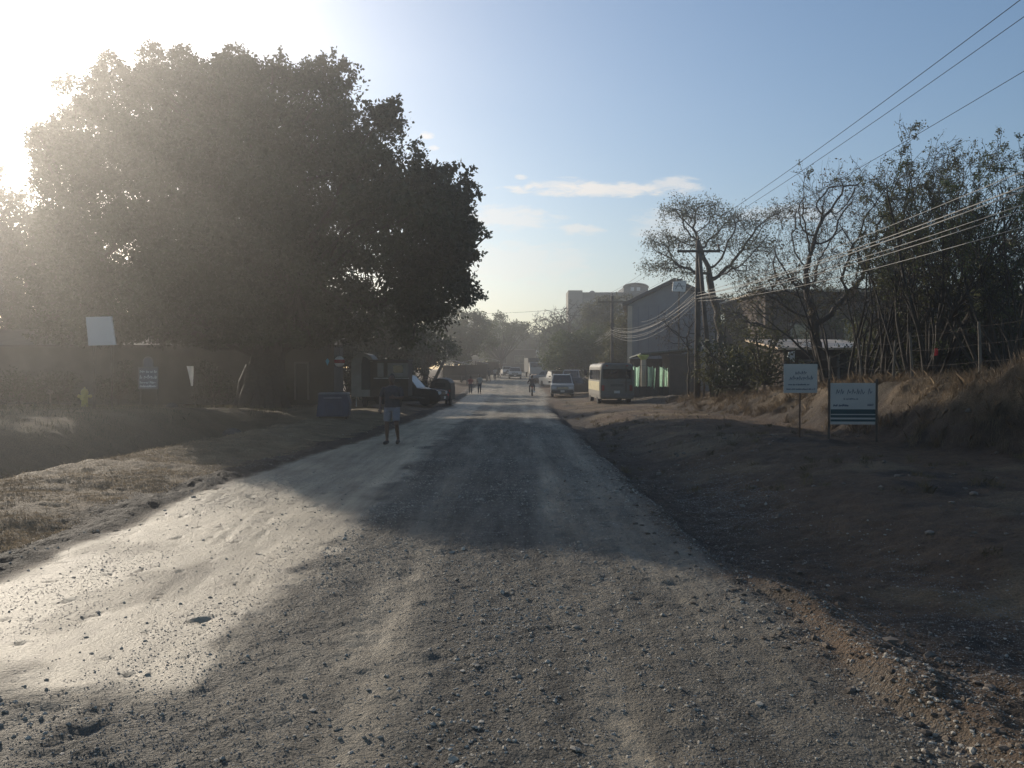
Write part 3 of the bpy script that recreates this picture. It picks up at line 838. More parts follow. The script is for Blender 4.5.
    fk = (0.3, 0, 2.6)
    seg((0, 0, -.2), fk, 1.1, .8)
    for k in range(6):
        a = k * 1.05; seg((1.3 * math.cos(a), 1.3 * math.sin(a), -.1), (.4 * math.cos(a), .4 * math.sin(a), 1.8), .22, .5, 3)
    limbs = []
    for (lx, ly, lz) in [(-8, -1, 7), (-4, 3, 9), (1, -3, 10), (5, 2, 9), (9, -1, 6.5), (-10, 1, 5), (0, 4, 7), (3, -4, 6)]:
        seg(fk, (lx * .9, ly, lz), .42, .16, 7); limbs.append(np.array((lx * .9, ly, lz)))
    for k in r.choice(len(C), 170, replace=False):
        l = limbs[int(np.argmin([np.linalg.norm(C[k] - q) for q in limbs]))]
        seg(l, C[k], .10, .025, 4)
    link('trunk', seg_tubes('trunk', np.array(A), np.array(B), np.array(ra), np.array(rb), 8), BARK['grey'], root)
big_ficus()

def shoot_tree(label, px, d, seed, stems, hgt, spread, leaves=4, lmat='olive', leaf=.085, bark='grey', base_spread=.7):
    r = np.random.default_rng(seed)
    X0 = PX(px, d); z0 = gz(X0, d); root = thing('multi_stem_tree', label, 'tree', (X0, d, z0))
    A = []; B = []; RA = []; RB = []; TW = []
    def shoot(p, v, ln, r0, lvl):
        n = max(3, int(ln / (.45 if lvl == 0 else .22))) if lvl < 3 else 2
        st = ln / n; pts = [p]; bend = r.normal(0, .11, 3)
        for i in range(n):
            v = v + bend / n * 3 + r.normal(0, .07 if lvl < 2 else .14, 3); v[2] += .025 if lvl else .03
            v = v / np.linalg.norm(v); q = p + v * st
            a = r0 * (1 - .8 * i / n); b = r0 * (1 - .8 * (i + 1) / n)
            A.append(p); B.append(q); RA.append(max(a, .0055)); RB.append(max(b, .005)); p = q; pts.append(p)
            t = (i + 1) / n
            if lvl < 3 and t > (.30 if lvl == 0 else .15):
                for _ in range(1 if r.random() < (.8, .9, .85)[lvl] else 0):
                    o = r.normal(size=3); o -= o.dot(v) * v; o /= np.linalg.norm(o)
                    ang = r.uniform(.4, .85); w = v * math.cos(ang) + o * math.sin(ang)
                    shoot(q, w, ln * r.uniform(.28, .5) * (1.15 - .55 * t), max(b * .6, .0045), lvl + 1)
        if lvl >= 1: TW.append((pts[-2], pts[-1]))
    for s_ in range(stems):
        a = r.uniform(0, 6.28); rr = base_spread * math.sqrt(r.random())
        ln_ = spread * math.sqrt(r.random()) * 1.25
        az = a + r.normal(0, .5)
        v = np.array([math.cos(az) * ln_, math.sin(az) * ln_, 1.0]); v /= np.linalg.norm(v)
        h = r.uniform(*hgt)
        shoot(np.array([rr * math.cos(a), rr * math.sin(a), -.15]), v, h * (1.06 - .25 * ln_), r.uniform(.035, .075), 0)
    A, B, RA, RB = map(np.array, (A, B, RA, RB))
    link('trunk', seg_tubes('trunk', A, B, RA, RB, 5), BARK[bark], root)
    a = np.array([t[0] for t in TW]); b = np.array([t[1] for t in TW])
    # leaves gather in patches
    keep = np.clip(.35 + 2.4 * fbm(a[:, 0] * .9 + seed, a[:, 2] * .9 + a[:, 1] * .5, 3, seed), .03, 1) * r.choice([.05, .4, 1.0], len(a))
    m = int(len(TW) * leaves); pick = r.choice(len(TW), m, p=keep / keep.sum())
    t = r.random((m, 1)); P = a[pick] * (1 - t) + b[pick] * t + r.normal(0, .045, (m, 3))
    link('crown', leaf_mesh('crown', P, leaf, seed + 5, .55), LEAF[lmat], root)
    return root

# trees beside and behind the big one
dense_tree('dark round-topped tree behind the food trailer, left of the road', -9.2, 58, [(0, 0, 4.6, 4.8, 3.6, 3.0), (-3, 1, 3.8, 3.5, 3, 2.6)], 61, per=150, nclump=120, leaf=.26)
dense_tree('dark leafy tree deep in the shade past the food trailer', -13.5, 72, [(0, 0, 4.3, 5, 3, 3.0), (4, 0, 3.6, 3.0, 2.5, 2.6)], 62, per=150, nclump=110, leaf=.3)
dense_tree('tall dark tree at the left picture edge behind the low building', -33, 52, [(0, 0, 8.4, 7, 4, 6.3), (3, 0, 5.0, 5, 3.5, 4.6)], 63, per=170, nclump=300, leaf=.32, trunk_r=.4)
dense_tree('broad shaded tree behind the low building with the doorway', -22, 66, [(0, 0, 6, 9, 4, 5.5)], 64, per=150, nclump=160, leaf=.34, trunk_r=.4)
dense_tree('leafy tree behind the red hanging cloth', -17.0, 58, [(0, 0, 4.4, 5, 3, 4.0)], 66, per=140, nclump=110, leaf=.3)
dense_tree('shaggy tree at the far left bend of the road, half hidden by big crown', -7.8, 112, [(0, 0, 6.0, 4.2, 4, 4.6), (3.2, 1, 5.6, 3, 3, 3.2)], 67, per=130, nclump=90, leaf=.36, lmat='mid')
dense_tree('feathery flat-topped tree at the far left of the road end', -1.2, 138, [(0, 0, 7.4, 4.8, 4, 2.6), (-3.5, 0, 5.0, 3, 3, 3.4)], 68, per=80, nclump=90, leaf=.34, lmat='mid', crad=(.5, 1.0))
dense_tree('low far tree in front of the distant roofs', 3.4, 176, [(0, 0, 6.4, 6, 4, 3.0)], 69, per=90, nclump=70, leaf=.45, lmat='mid')
dense_tree('dense dark tree closing the far end of the road, right of the far shop', 7.6, 150, [(0, 0, 5.2, 3.6, 3, 3.2)], 91, per=120, nclump=70, leaf=.36, lmat='dark')
dense_tree('dark far tree beyond the distant roofs at the road end', -10, 210, [(0, 0, 7, 16, 6, 7)], 70, per=120, nclump=150, leaf=.6, lmat='mid', crad=(1, 2.2))
dense_tree('dense far tree below the hotel tower', 10.5, 138, [(0, 0, 4.6, 5.5, 4, 4.4)], 71, per=120, nclump=120, leaf=.5, lmat='mid', crad=(1, 2))
dense_tree('small round tree at the left road edge just beyond the walking pair', -8.0, 77, [(0, 0, 3.9, 3.2, 2.6, 1.5)], 76, per=140, nclump=60, leaf=.24, crad=(.4, .8), trunk_h=2.2)
dense_tree('dark bush behind the dark four-wheel drive', -9.2, 66, [(0, 0, 1.3, 3.0, 1.6, 1.5)], 77, per=120, nclump=50, leaf=.2, crad=(.4, .8), trunk_h=.5, trunk_r=.08, name='bush', cat='bush')
dense_tree('dark bush filling the gap between the low building and the food trailer', -10.0, 51, [(0, 0, 1.6, 2.2, 1.2, 1.9)], 78, per=120, nclump=44, leaf=.2, crad=(.4, .8), trunk_h=.5, trunk_r=.08, name='bush', cat='bush')
dense_tree('tall dark tree between the warehouse and the long dark building', PX(740, 82), 82, [(0, 0, 5.2, 4.2, 3, 4.6)], 79, per=140, nclump=110, leaf=.28, lmat='olive')
for i, (px, d, rz, rr, lb) in enumerate([(60, 42, 1.0, 1.5, 'dim shrub by the low wall left of the hydrant'), (118, 44, 1.3, 1.2, 'dim shrub by the low wall between the hydrant and the arched sign'), (212, 43, 1.2, 1.4, 'dim shrub right of the white triangular cloth'), (262, 44, .9, 1.2, 'low dim shrub left of the pale-framed doorway'), (20, 40, 1.2, 1.4, 'dim shrub by the wall at the left picture edge')]):
    dense_tree(lb, PX(px, d), d, [(0, 0, rz * .8, rr, .7, rz)], 470 + i, per=90, nclump=26, leaf=.14, crad=(.3, .6), trunk_r=.05, trunk_h=.4, name='shrub', cat='shrub')
# right side of the road, middle distance
dense_tree('sunlit green bushy tree behind the white parked vehicles', 6.6, 92, [(0, 0, 3.4, 3.6, 3, 2.6)], 72, per=130, nclump=90, leaf=.26, lmat='mid')
dense_tree('green tree growing behind the dark sedan', 10.2, 90, [(0, 0, 3.6, 3.4, 3, 3.0)], 73, per=130, nclump=90, leaf=.26, lmat='mid')
dense_tree('ivy-dark tree mass in front of the hotel wing', 13.0, 104, [(0, 0, 6.2, 5.2, 4, 4.2)], 74, per=140, nclump=110, leaf=.32, lmat='olive')
dense_tree('tall dark tree just left of the warehouse corner', 10.3, 80, [(0, 0, 3.8, 1.9, 2, 3.4)], 75, per=140, nclump=70, leaf=.24, lmat='olive')
bare_tree('leafless spreading tree below the hotel tower at the road end', 566, 118, [(552, 322, 22, 14, 0, 3, 160), (580, 316, 24, 16, 0, 3, 160), (566, 338, 28, 10, 0, 3, 90)], 81, base_r=.22, fork=2.4, tip=.025, leaves=.8, leaf=.16, step=.5, bark='dark')
# umbrella tree by the pole
bare_tree('thin feathery umbrella-topped tree right behind the near utility pole', 728, 50,
[(692, 212, 34, 9, 0, 2.2, 190), (664, 240, 22, 7, 0, 2, 110), (664, 266, 24, 5, -1, 2, 110), (738, 222, 32, 9, 1, 2.2, 150), (704, 242, 30, 8, 0, 2.2, 110), (752, 246, 28, 9, 0, 2.2, 120), (776, 214, 14, 7, 1, 2, 60), (736, 270, 24, 8, 0, 2, 80), (690, 272, 20, 6, 0, 2, 60)],
          82, base_r=.22, fork=2.6, tip=.009, leaves=9, leaf=.11, lmat='olive', step=.34, ntwig=3, kill=.36, leafspread=.16, bark='dark', twig=(.3, .7))
bare_tree('dark forked bare tree standing in front of the bright low roof', 822, 33,
          [(800, 262, 44, 40, 0, 2.2, 220), (850, 238, 46, 46, 1, 2.2, 240), (775, 292, 34, 24, 0, 2, 120), (868, 286, 34, 26, 0, 2, 120), (835, 196, 40, 26, 0, 2, 130), (800, 215, 30, 22, 0, 2, 90), (888, 196, 36, 30, 0, 2, 110)],
          83, ntwig=5, base_r=.19, fork=1.5, tip=.0075, leaves=1.4, leaf=.10, lmat='dry', step=.28, bark='dark')
shoot_tree('many-stemmed half-bare tree with sparse leaves, tallest clump behind the fence', 925, 24, 84, 22, (5.2, 6.6), .50, leaves=5, lmat='olive', leaf=.062)
shoot_tree('many-stemmed leafy tree at the right picture edge behind the bank', 1016, 22, 85, 20, (4.4, 5.7), .42, leaves=7, lmat='mid', leaf=.062)
shoot_tree('slim grey many-stemmed tree left of the tallest clump', 872, 28, 86, 13, (4.2, 5.8), .45, leaves=6, lmat='olive', leaf=.06)
shoot_tree('wide bare-branched tree spreading left above the low house roof', 846, 30, 90, 12, (4.6, 6.4), .62, leaves=2.2, lmat='dry', leaf=.06)
shoot_tree('thicket of bare stems between the tallest clump and the right edge', 972, 27, 89, 15, (5.4, 7.3), .32, leaves=4, lmat='olive', leaf=.06)
bare_tree('leaning bare tree between the umbrella tree and the forked tree', 780, 42,
          [(770, 292, 34, 26, 0, 2, 170), (800, 300, 26, 30, 0, 2, 120), (748, 318, 30, 22, 0, 2, 120)],
          87, base_r=.14, fork=1.6, tip=.009, leaves=4, leaf=.12, lmat='olive', step=.32, bark='dark')
bare_tree('spindly bare sapling at right of the brown shed', 690, 47,
          [(676, 330, 24, 22, 0, 1.5, 110), (704, 318, 20, 26, 0, 1.5, 100)], 88, stems=3, base_r=.06, fork=1.2, tip=.008, leaves=2, leaf=.1, lmat='dry', step=.3, bark='dark')
# undergrowth behind the fence
und = [(716, 40, 1.6, 1.5, 'dark tangled bush right of the near utility pole'), (742, 38, 2.2, 1.9, 'dark bush below the umbrella tree'), (764, 36, 1.5, 1.6, 'low bush left of the bright low roof'),
       (892, 31, 1.4, 1.6, 'scrubby bush right of the bright low roof'), (915, 29, 1.5, 1.9, 'dark scrub behind the leaning pale fence post'), (945, 28, 1.7, 2.2, 'thick scrub below the tallest many-stemmed clump'),
       (975, 27, 1.6, 2.2, 'thick scrub behind the tall crooked fence post'), (1004, 26, 1.7, 2.4, 'thick scrub at the right edge behind the barbed wire'), (728, 47, 2.6, 2.6, 'tall dark thicket behind the near utility pole'),
       (760, 46, 2.6, 2.4, 'tall dark thicket under the leaning bare tree'), (846, 48, 2.4, 2.6, 'dark thicket above the bright low roof')]
und += [(905, 33, 2.0, 2.3, 'deep dark scrub between the low house and the tallest clump'), (960, 31, 2.2, 2.6, 'deep dark scrub behind the tallest many-stemmed clump'), (1008, 31, 2.2, 2.9, 'deep dark scrub at the right edge, farther back'),
        (880, 36, 2.0, 2.2, 'dark scrub behind the right end of the low house'), (838, 43, 2.6, 2.6, 'dark thicket right behind the low house roof'), (795, 45, 2.4, 2.5, 'dark thicket behind the left end of the low house')]
for i, (px, d, rr, rz, lb) in enumerate(und):
    dense_tree(lb, PX(px, d), d, [(0, 0, rz * .85, rr, rr * .8, rz), (rr * .5, .3, rz * .6, rr * .8, rr * .6, rz * .6)], 400 + i, per=70, nclump=34, leaf=.13, lmat=('olive', 'dark', 'dry')[i % 3] if i % 3 != 2 else 'olive',
               name='bush', cat='bush', crad=(.35, .75), trunk_r=.06, trunk_h=.4, group='scrub behind the barbed wire fence')
# ------------------------------------------------------------------ more materials
M_ = dict(
    wood=mat('pole_wood', (.085, .066, .05), .85, .35, 4, bump=.5),
    palewood=mat('weathered_wood', (.13, .11, .088), .9, .3, 8, bump=.4),
    wire=mat('cable_black', (.045, .05, .06), .95, .1, 4, spec=.05),
    wirelite=mat('cable_grey', (.34, .325, .30), .7, .1, 4, spec=.25),
    steel=mat('galvanised_steel', (.36, .36, .36), .45, .2, 6, metal=.7, dirt=(.18, .13, .09)),
    rust=mat('rusty_steel', (.14, .085, .055), .8, .4, 8, metal=.2),
    white=mat('white_paint', (.68, .68, .66), .5, .06, 3, dirt=(.36, .31, .25), dirt_amt=.35),
    sign=mat('sign_sheet', (.45, .41, .365), .6, .06, 2, dirt=(.30, .265, .23), dirt_amt=.3),
    ink=mat('faded_ink', (.10, .11, .135), .6, .2, 12),
    teal=mat('dark_teal_ink', (.022, .05, .055), .5, .15, 6),
    glass=mat('dark_glass', (.02, .024, .028), .06, .1, 3, spec=.8),
    rubber=mat('tyre_rubber', (.022, .022, .022), .85, .2, 9),
    rim=mat('wheel_metal', (.38, .38, .39), .35, .15, 6, metal=.8),
    black=mat('black_plastic', (.025, .025, .027), .55, .2, 6),
    chrome=mat('chrome', (.6, .6, .6), .2, .05, 6, metal=1),
    lamp=mat('headlamp_lens', (.62, .63, .64), .12, .1, 12, spec=.8),
    tail=mat('tail_lamp_red', (.35, .02, .018), .2, .1, 9, spec=.6),
    plate=mat('number_plate', (.6, .6, .56), .5, .05, 9),
    busw=mat('bus_paint_dusty', (.20, .192, .165), .6, .1, 3, dirt=(.13, .105, .078), dirt_amt=.6),
    suvw=mat('car_paint_white', (.36, .36, .35), .35, .05, 3, dirt=(.38, .33, .26), dirt_amt=.35),
    sedan=mat('car_paint_dark', (.025, .027, .032), .25, .2, 3, dirt=(.12, .10, .08), dirt_amt=.3),
    silver=mat('car_paint_silver', (.35, .36, .37), .35, .1, 3, dirt=(.25, .2, .15), dirt_amt=.3),
    blue=mat('bin_blue', (.022, .034, .068), .6, .25, 4, dirt=(.07, .065, .06), dirt_amt=.4),
    yellow=mat('hydrant_yellow', (.45, .35, .08), .5, .15, 8, dirt=(.25, .16, .06)),
    concrete=mat('concrete', (.30, .29, .27), .9, .2, 3, bump=.2, dirt=(.16, .14, .12)),
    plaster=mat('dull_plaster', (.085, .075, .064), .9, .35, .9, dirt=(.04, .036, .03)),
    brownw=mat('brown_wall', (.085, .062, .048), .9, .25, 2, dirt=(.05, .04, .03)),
    grey_wall=mat('grey_cladding', (.25, .25, .26), .75, .12, .8, dirt=(.15, .135, .12)),
    cream=mat('cream_wall', (.55, .47, .36), .85, .1, 1.2, dirt=(.35, .28, .2)),
    roofz=mat('zinc_roof', (.70, .56, .42), .5, .2, 2.5, metal=.35, dirt=(.26, .16, .09), dirt_amt=.6),
    roofd=mat('dark_roof', (.06, .052, .048), .8, .25, 2, dirt=(.1, .07, .05)),
    green=mat('green_cloth', (.42, .66, .50), .8, .15, 3, trans=.7, dirt=(.35, .48, .38), dirt_amt=.5),
    lime=mat('lime_paint', (.50, .58, .16), .6, .15, 6),
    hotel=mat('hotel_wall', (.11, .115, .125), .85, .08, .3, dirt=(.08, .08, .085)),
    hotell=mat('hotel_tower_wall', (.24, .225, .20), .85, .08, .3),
    red=mat('red_cloth', (.36, .035, .04), .7, .2, 6, trans=.4),
    wcloth=mat('white_cloth', (.72, .72, .72), .8, .1, 6, trans=.4),
    bcloth=mat('blue_cloth', (.12, .42, .55), .7, .2, 6, trans=.5),
    skin=mat('skin', (.10, .055, .038), .55, .12, 14),
    hair=mat('hair', (.012, .010, .009), .6, .3, 30),
    shirtd=mat('dark_shirt', (.035, .035, .042), .9, .25, 12, bump=.2),
    shortw=mat('pale_shorts', (.17, .165, .18), .85, .12, 12, bump=.2),
    jean=mat('dark_trousers', (.04, .045, .06), .9, .25, 12, bump=.2),
    shirtr=mat('rose_shirt', (.33, .12, .10), .9, .2, 12, bump=.2),
    shirtp=mat('pale_shirt', (.40, .38, .34), .9, .2, 12, bump=.2),
    shoe=mat('shoe', (.03, .027, .025), .7, .2, 12),
    awning=mat('tarp_grey', (.32, .32, .33), .7, .2, 3, trans=.2, dirt=(.2, .17, .13)),
    rock=mat('dark_rock', (.09, .08, .07), .9, .3, 5, bump=.6),
    panel=mat('pale_panel', (.20, .19, .172), .7, .12, 4, dirt=(.12, .105, .09)),
)

def wheel(root, x, y, r=.33, w=.22):
    side = 1 if x > 0 else -1
    t = part('wheel', MB().lathe([(r * .62, -w / 2), (r * .93, -w / 2), (r, -w * .32), (r, w * .32), (r * .93, w / 2), (r * .62, w / 2)], (x, y, r), 24, 'X'), M_['rubber'], root, smooth=False)
    mb = MB().lathe([(r * .60, -w * .3), (r * .60, w * .3), (r * .5, w * .36), (r * .15, w * .3)] if side > 0 else [(r * .15, -w * .3), (r * .5, -w * .36), (r * .60, -w * .3), (r * .60, w * .3)], (x + side * w * .14, y, r), 20, 'X')
    part('rim', mb, M_['rim'], t)
    return t

def arch(yc, r, zb, n=9):
    return [(yc + r * math.cos(a), zb + r * math.sin(a)) for a in [math.pi * (1 - k / (n - 1)) for k in range(n)]]

def make_car(label, loc, rz, paint, L=4.5, W=1.78, hood=.98, roof=1.55, kind='suv', cat='car', name='parked_car', group=None, facing=None):
    """front towards local -Y"""
    root = thing(name, label, cat, loc, rz, group)
    zb = .24; wr = .34; yf, yr = -L / 2 + .82, L / 2 - .85
    pr = [(-L / 2, zb + .08), (-L / 2 + .05, zb)] + arch(yf, wr + .06, zb) + arch(yr, wr + .06, zb) + [(L / 2 - .05, zb), (L / 2, zb + .1)]
    ch = -L / 2 + (1.25 if kind != 'van' else .55)      # base of windscreen
    if kind == 'sedan':
        rb, r0, r1 = L / 2 - .85, ch + .75, L / 2 - 1.45
        top = [(L / 2, .70), (L / 2 - .06, hood - .02), (rb, hood), (ch, hood), (-L / 2 + .12, hood - .16), (-L / 2, .62)]
    elif kind == 'pickup':
        rb, r0, r1 = .55, ch + .6, .35
        top = [(L / 2, .5), (L / 2, hood - .02), (rb, hood), (ch, hood), (-L / 2 + .1, hood - .10), (-L / 2, .62)]
    else:
        rb, r0, r1 = L / 2 - .06, ch + .62, L / 2 - .35
        top = [(L / 2, .6), (L / 2 - .02, hood), (rb - .05, hood), (ch, hood), (-L / 2 + .1, hood - .09), (-L / 2, .62)]
    body = part('body', MB().prism(pr + top, -W / 2, W / 2, 'X'), paint, root, bevel=.045, seg=3)
    wb, wt = W / 2 - .04, W / 2 - .20
    base = [(-wb, ch, hood - .03), (wb, ch, hood - .03), (wb, rb, hood - .03), (-wb, rb, hood - .03)]
    mid = [(-wt, r0, roof - .03), (wt, r0, roof - .03), (wt, r1, roof - .03), (-wt, r1, roof - .03)]
    tp = [(-wt + .08, r0 + .10, roof), (wt - .08, r0 + .10, roof), (wt - .08, r1 - .08, roof), (-wt + .08, r1 - .08, roof)]
    part('cabin', MB().loft([base, mid, tp]), paint, root, bevel=.02)
    bV = [Vector(p) for p in base]; tV = [Vector(p) for p in mid]
    def pane(i, j, s0, s1, t0, t1, off=.006):
        def q(s, t): return (bV[i].lerp(bV[j], s)).lerp(tV[i].lerp(tV[j], s), t)
        p = [q(s0, t0), q(s1, t0), q(s1, t1), q(s0, t1)]
        nn = (p[1] - p[0]).cross(p[3] - p[0]).normalized(); cen = (bV[0] + bV[2]) / 2
        if nn.dot(p[0] - Vector((0, cen.y, p[0].z))) < 0: nn = -nn
        lo = [x - nn * .01 for x in p]; hi = [x + nn * off for x in p]
        return MB().add(lo + hi, [(0, 1, 2, 3), (4, 5, 6, 7), (0, 1, 5, 4), (1, 2, 6, 5), (2, 3, 7, 6), (3, 0, 4, 7)])
    part('windscreen', pane(0, 1, .05, .95, .08, .95), M_['glass'], root)
    part('rear_window', pane(2, 3, .07, .93, .14, .92), M_['glass'], root)
    for (i, j) in ((1, 2), (3, 0)):
        segs = [(.10, .47), (.51, .92)] if kind != 'pickup' else [(.16, .92)]
        for (a, b) in segs: part('side_window', pane(i, j, a, b, .12, .90), M_['glass'], root)
    for s in (-1, 1):
        part('headlight', MB().box((s * (W / 2 - .26), -L / 2 + .02, .72), (.38, .10, .17)), M_['lamp'], root, bevel=.02)
        part('tail_light', MB().box((s * (W / 2 - .18), L / 2 - .02, .80), (.22, .08, .26)), M_['tail'], root, bevel=.02)
        part('mirror', MB().box((s * (W / 2 + .10), ch + .32, hood + .10), (.20, .12, .15)), M_['black'], root, bevel=.03)
        part('door_handle', MB().box((s * (W / 2 + .006), ch + .95, hood - .12), (.02, .16, .03)), M_['black'], root)
        for y in (yf, yr): wheel(root, s * (W / 2 - .115), y, wr)
    part('bumper', MB().box((0, -L / 2 - .03, .42), (W - .06, .16, .24)), M_['black'], root, bevel=.04)
    part('bumper', MB().box((0, L / 2 + .03, .46), (W - .06, .16, .22)), M_['black'], root, bevel=.04)
    g = part('grille', MB().box((0, -L / 2 + .005, .70), (W * .5, .06, .20)), M_['black'], root, bevel=.015)
    part('grille_bar', MB().box((0, -L / 2 - .03, .735), (W * .46, .02, .025)).box((0, -L / 2 - .03, .675), (W * .46, .02, .025)), M_['chrome'], g)
    part('number_plate', MB().box((0, -L / 2 - .118, .45), (.32, .012, .15)), M_['plate'], root)
    if kind == 'pickup':
        part('cargo_bed', MB().box((0, (rb + L / 2) / 2 + .02, hood + .006), (W - .24, L / 2 - rb - .12, .012)), M_['black'], root)
    if kind in ('suv', 'van'):
        for s in (-1, 1):
            part('roof_rail', MB().tube([(s * (wt - .06), r0 + .3, roof - .01), (s * (wt - .06), r0 + .36, roof + .05), (s * (wt - .06), r1 - .3, roof + .05), (s * (wt - .06), r1 - .24, roof - .01)], .018, 6), M_['black'], root)
    return root

def on(X, Y): return (X, Y, gz(X, Y))
def at(px, d): return on(PX(px, d), d)

# right side parked cars (front of the bus)
make_car('dusty white four-wheel drive parked facing the road, nose towards us, left of the bus', at(562, 68), -.04, M_['suvw'], 4.6, 1.82, 1.05, 1.76, 'suv', 'suv')
make_car('dark sedan parked broadside behind the white four-wheel drive', on(PX(580, 73), 73), math.radians(66), M_['sedan'], 4.6, 1.75, .95, 1.48, 'sedan', 'sedan')
make_car('pale van parked behind the dark sedan', on(PX(572, 82), 82), math.radians(-8), M_['silver'], 4.9, 1.85, 1.15, 2.0, 'van', 'van', 'parked_van')
make_car('white pickup parked beyond the four-wheel drive, by the road edge', on(PX(555, 91), 91), math.radians(20), M_['suvw'], 5.0, 1.8, 1.05, 1.78, 'pickup', 'pickup truck', 'pickup_truck')
make_car('silver car with white window frames parked farthest back in the roadside row', on(PX(549, 100), 100), math.radians(70), M_['silver'], 4.4, 1.75, .95, 1.5, 'sedan', 'car')
make_car('white car driving towards us at the far end of the road', on(PX(515, 112), 112), 0, M_['suvw'], 4.3, 1.72, .98, 1.52, 'suv', 'car', 'oncoming_car')
make_car('small silver car far down the road behind the oncoming white car', on(PX(507, 135), 135), .1, M_['silver'], 4.3, 1.72, .98, 1.5, 'sedan', 'car')
# dark car under the trees at left
make_car('dark four-wheel drive with bright roof edge, half hidden behind the food trailer', on(PX(407, 48), 48), math.radians(78), M_['sedan'], 4.3, 1.75, 1.0, 1.72, 'suv', 'suv')

def minibus():
    X, Y = PX(614, 51), 51.0
    root = thing('minibus', 'dusty cream minibus seen from behind, parked on the right dirt shoulder', 'minibus', (X + .1, Y + 3.1, gz(X, Y + 1)), math.radians(1.5))
    W, Hh, L = 2.12, 2.52, 6.2
    def ring(y, k=1.0, dz=0, n=6):
        pts = []; r = .30; hw = W / 2 * k; b = .33; t = Hh - dz
        prof = [(-hw * .97, b), (hw * .97, b), (hw, b + .25), (hw, 1.3)]
        for i in range(n + 1):
            a = math.pi / 2 * i / n; prof.append((hw - .05 - r + r * math.cos(a), t - r + r * math.sin(a)))
        for i in range(n + 1):
            a = math.pi / 2 + math.pi / 2 * i / n; prof.append((-hw + .05 + r + r * math.cos(a), t - r + r * math.sin(a)))
        prof += [(-hw, 1.3), (-hw, b + .25)]
        return [(p[0], y, p[1]) for p in prof]
    part('body', MB().loft([ring(-L / 2, .95, .06), ring(-L / 2 + .12, 1, .0), ring(L / 2 - .5, 1, 0), ring(L / 2, .93, .25)]), M_['busw'], root, smooth=False)
    yb = -L / 2
    rw = part('rear_window', MB().box((0, yb - .005, 1.86), (1.66, .03, .52)), M_['glass'], root, bevel=.01)
    part('window_seal', MB().box((0, yb - .004, 2.14), (1.76, .04, .035)).box((0, yb - .004, 1.58), (1.76, .04, .035)).box((-.86, yb - .004, 1.86), (.035, .04, .525)).box((.86, yb - .004, 1.86), (.035, .04, .525)), M_['black'], rw)
    eh = part('engine_hatch', MB().box((0, yb - .012, 1.06), (1.25, .03, .52)), M_['busw'], root, bevel=.01)
    part('hatch_vent', MB().box((0, yb - .032, 1.20), (.80, .02, .03)).box((0, yb - .032, 1.13), (.80, .02, .03)), M_['black'], eh)
    part('waist_band', MB().box((0, yb - .006, 1.44), (1.92, .03, .07)), mat('faded_band', (.20, .19, .17), .6, .15, 5), root)
    part('bumper', MB().box((0, yb - .07, .52), (2.06, .18, .24)), mat('bumper_grey', (.15, .14, .13), .7, .2, 5), root, bevel=.04)
    part('number_plate', MB().box((0, yb - .036, .76), (.36, .02, .16)), M_['plate'], root)
    for s in (-1, 1):
        part('tail_light', MB().box((s * .86, yb - .015, 1.0), (.16, .05, .34)), M_['tail'], root, bevel=.015)
        part('roof_lamp', MB().box((s * .62, yb - .0, 2.36), (.14, .06, .06)), M_['tail'], root, bevel=.01)
        for k in range(4):
            part('side_window', MB().box((s * (W / 2 + .002), -L / 2 + .75 + k * 1.22, 1.80), (.03, 1.08, .62)), M_['glass'], root, bevel=.008)
        part('side_panel', MB().box((s * (W / 2 + .001), -.2, 1.10), (.02, 5.5, .56)), mat('sunlit_side_cream', (.52, .46, .27), .6, .2, 5), root)  # lighter cream puts the sunlight on the flank into its colour
        for y in (-L / 2 + 1.35, L / 2 - 1.15): wheel(root, s * (W / 2 - .14), y, .40, .24)
        part('mirror', MB().box((s * (W / 2 + .2), L / 2 - .3, 1.9), (.2, .08, .34)).tube([(s * (W / 2 - .1), L / 2 - .3, 2.05), (s * (W / 2 + .2), L / 2 - .3, 2.08)], .02, 6), M_['black'], root, bevel=.0)
    part('windscreen', MB().box((0, L / 2 - .14, 1.75), (1.7, .34, .72)), M_['glass'], root, bevel=.02)
    part('roof_rack', MB().box((0, -.4, Hh + .03), (1.2, 3.2, .03)), M_['rust'], root)
    part('ladder', MB().tube([(.55, yb - .10, .75), (.55, yb - .10, 2.3), (.55, yb + .25, 2.52)], .018, 6).tube([(.86, yb - .10, .75), (.86, yb - .10, 2.3), (.86, yb + .25, 2.52)], .018, 6)
         .box((.705, yb - .1, 1.35), (.31, .02, .02)).box((.705, yb - .1, 1.65), (.31, .02, .02)).box((.705, yb - .1, 1.95), (.31, .02, .02)), M_['rust'], root)
minibus()

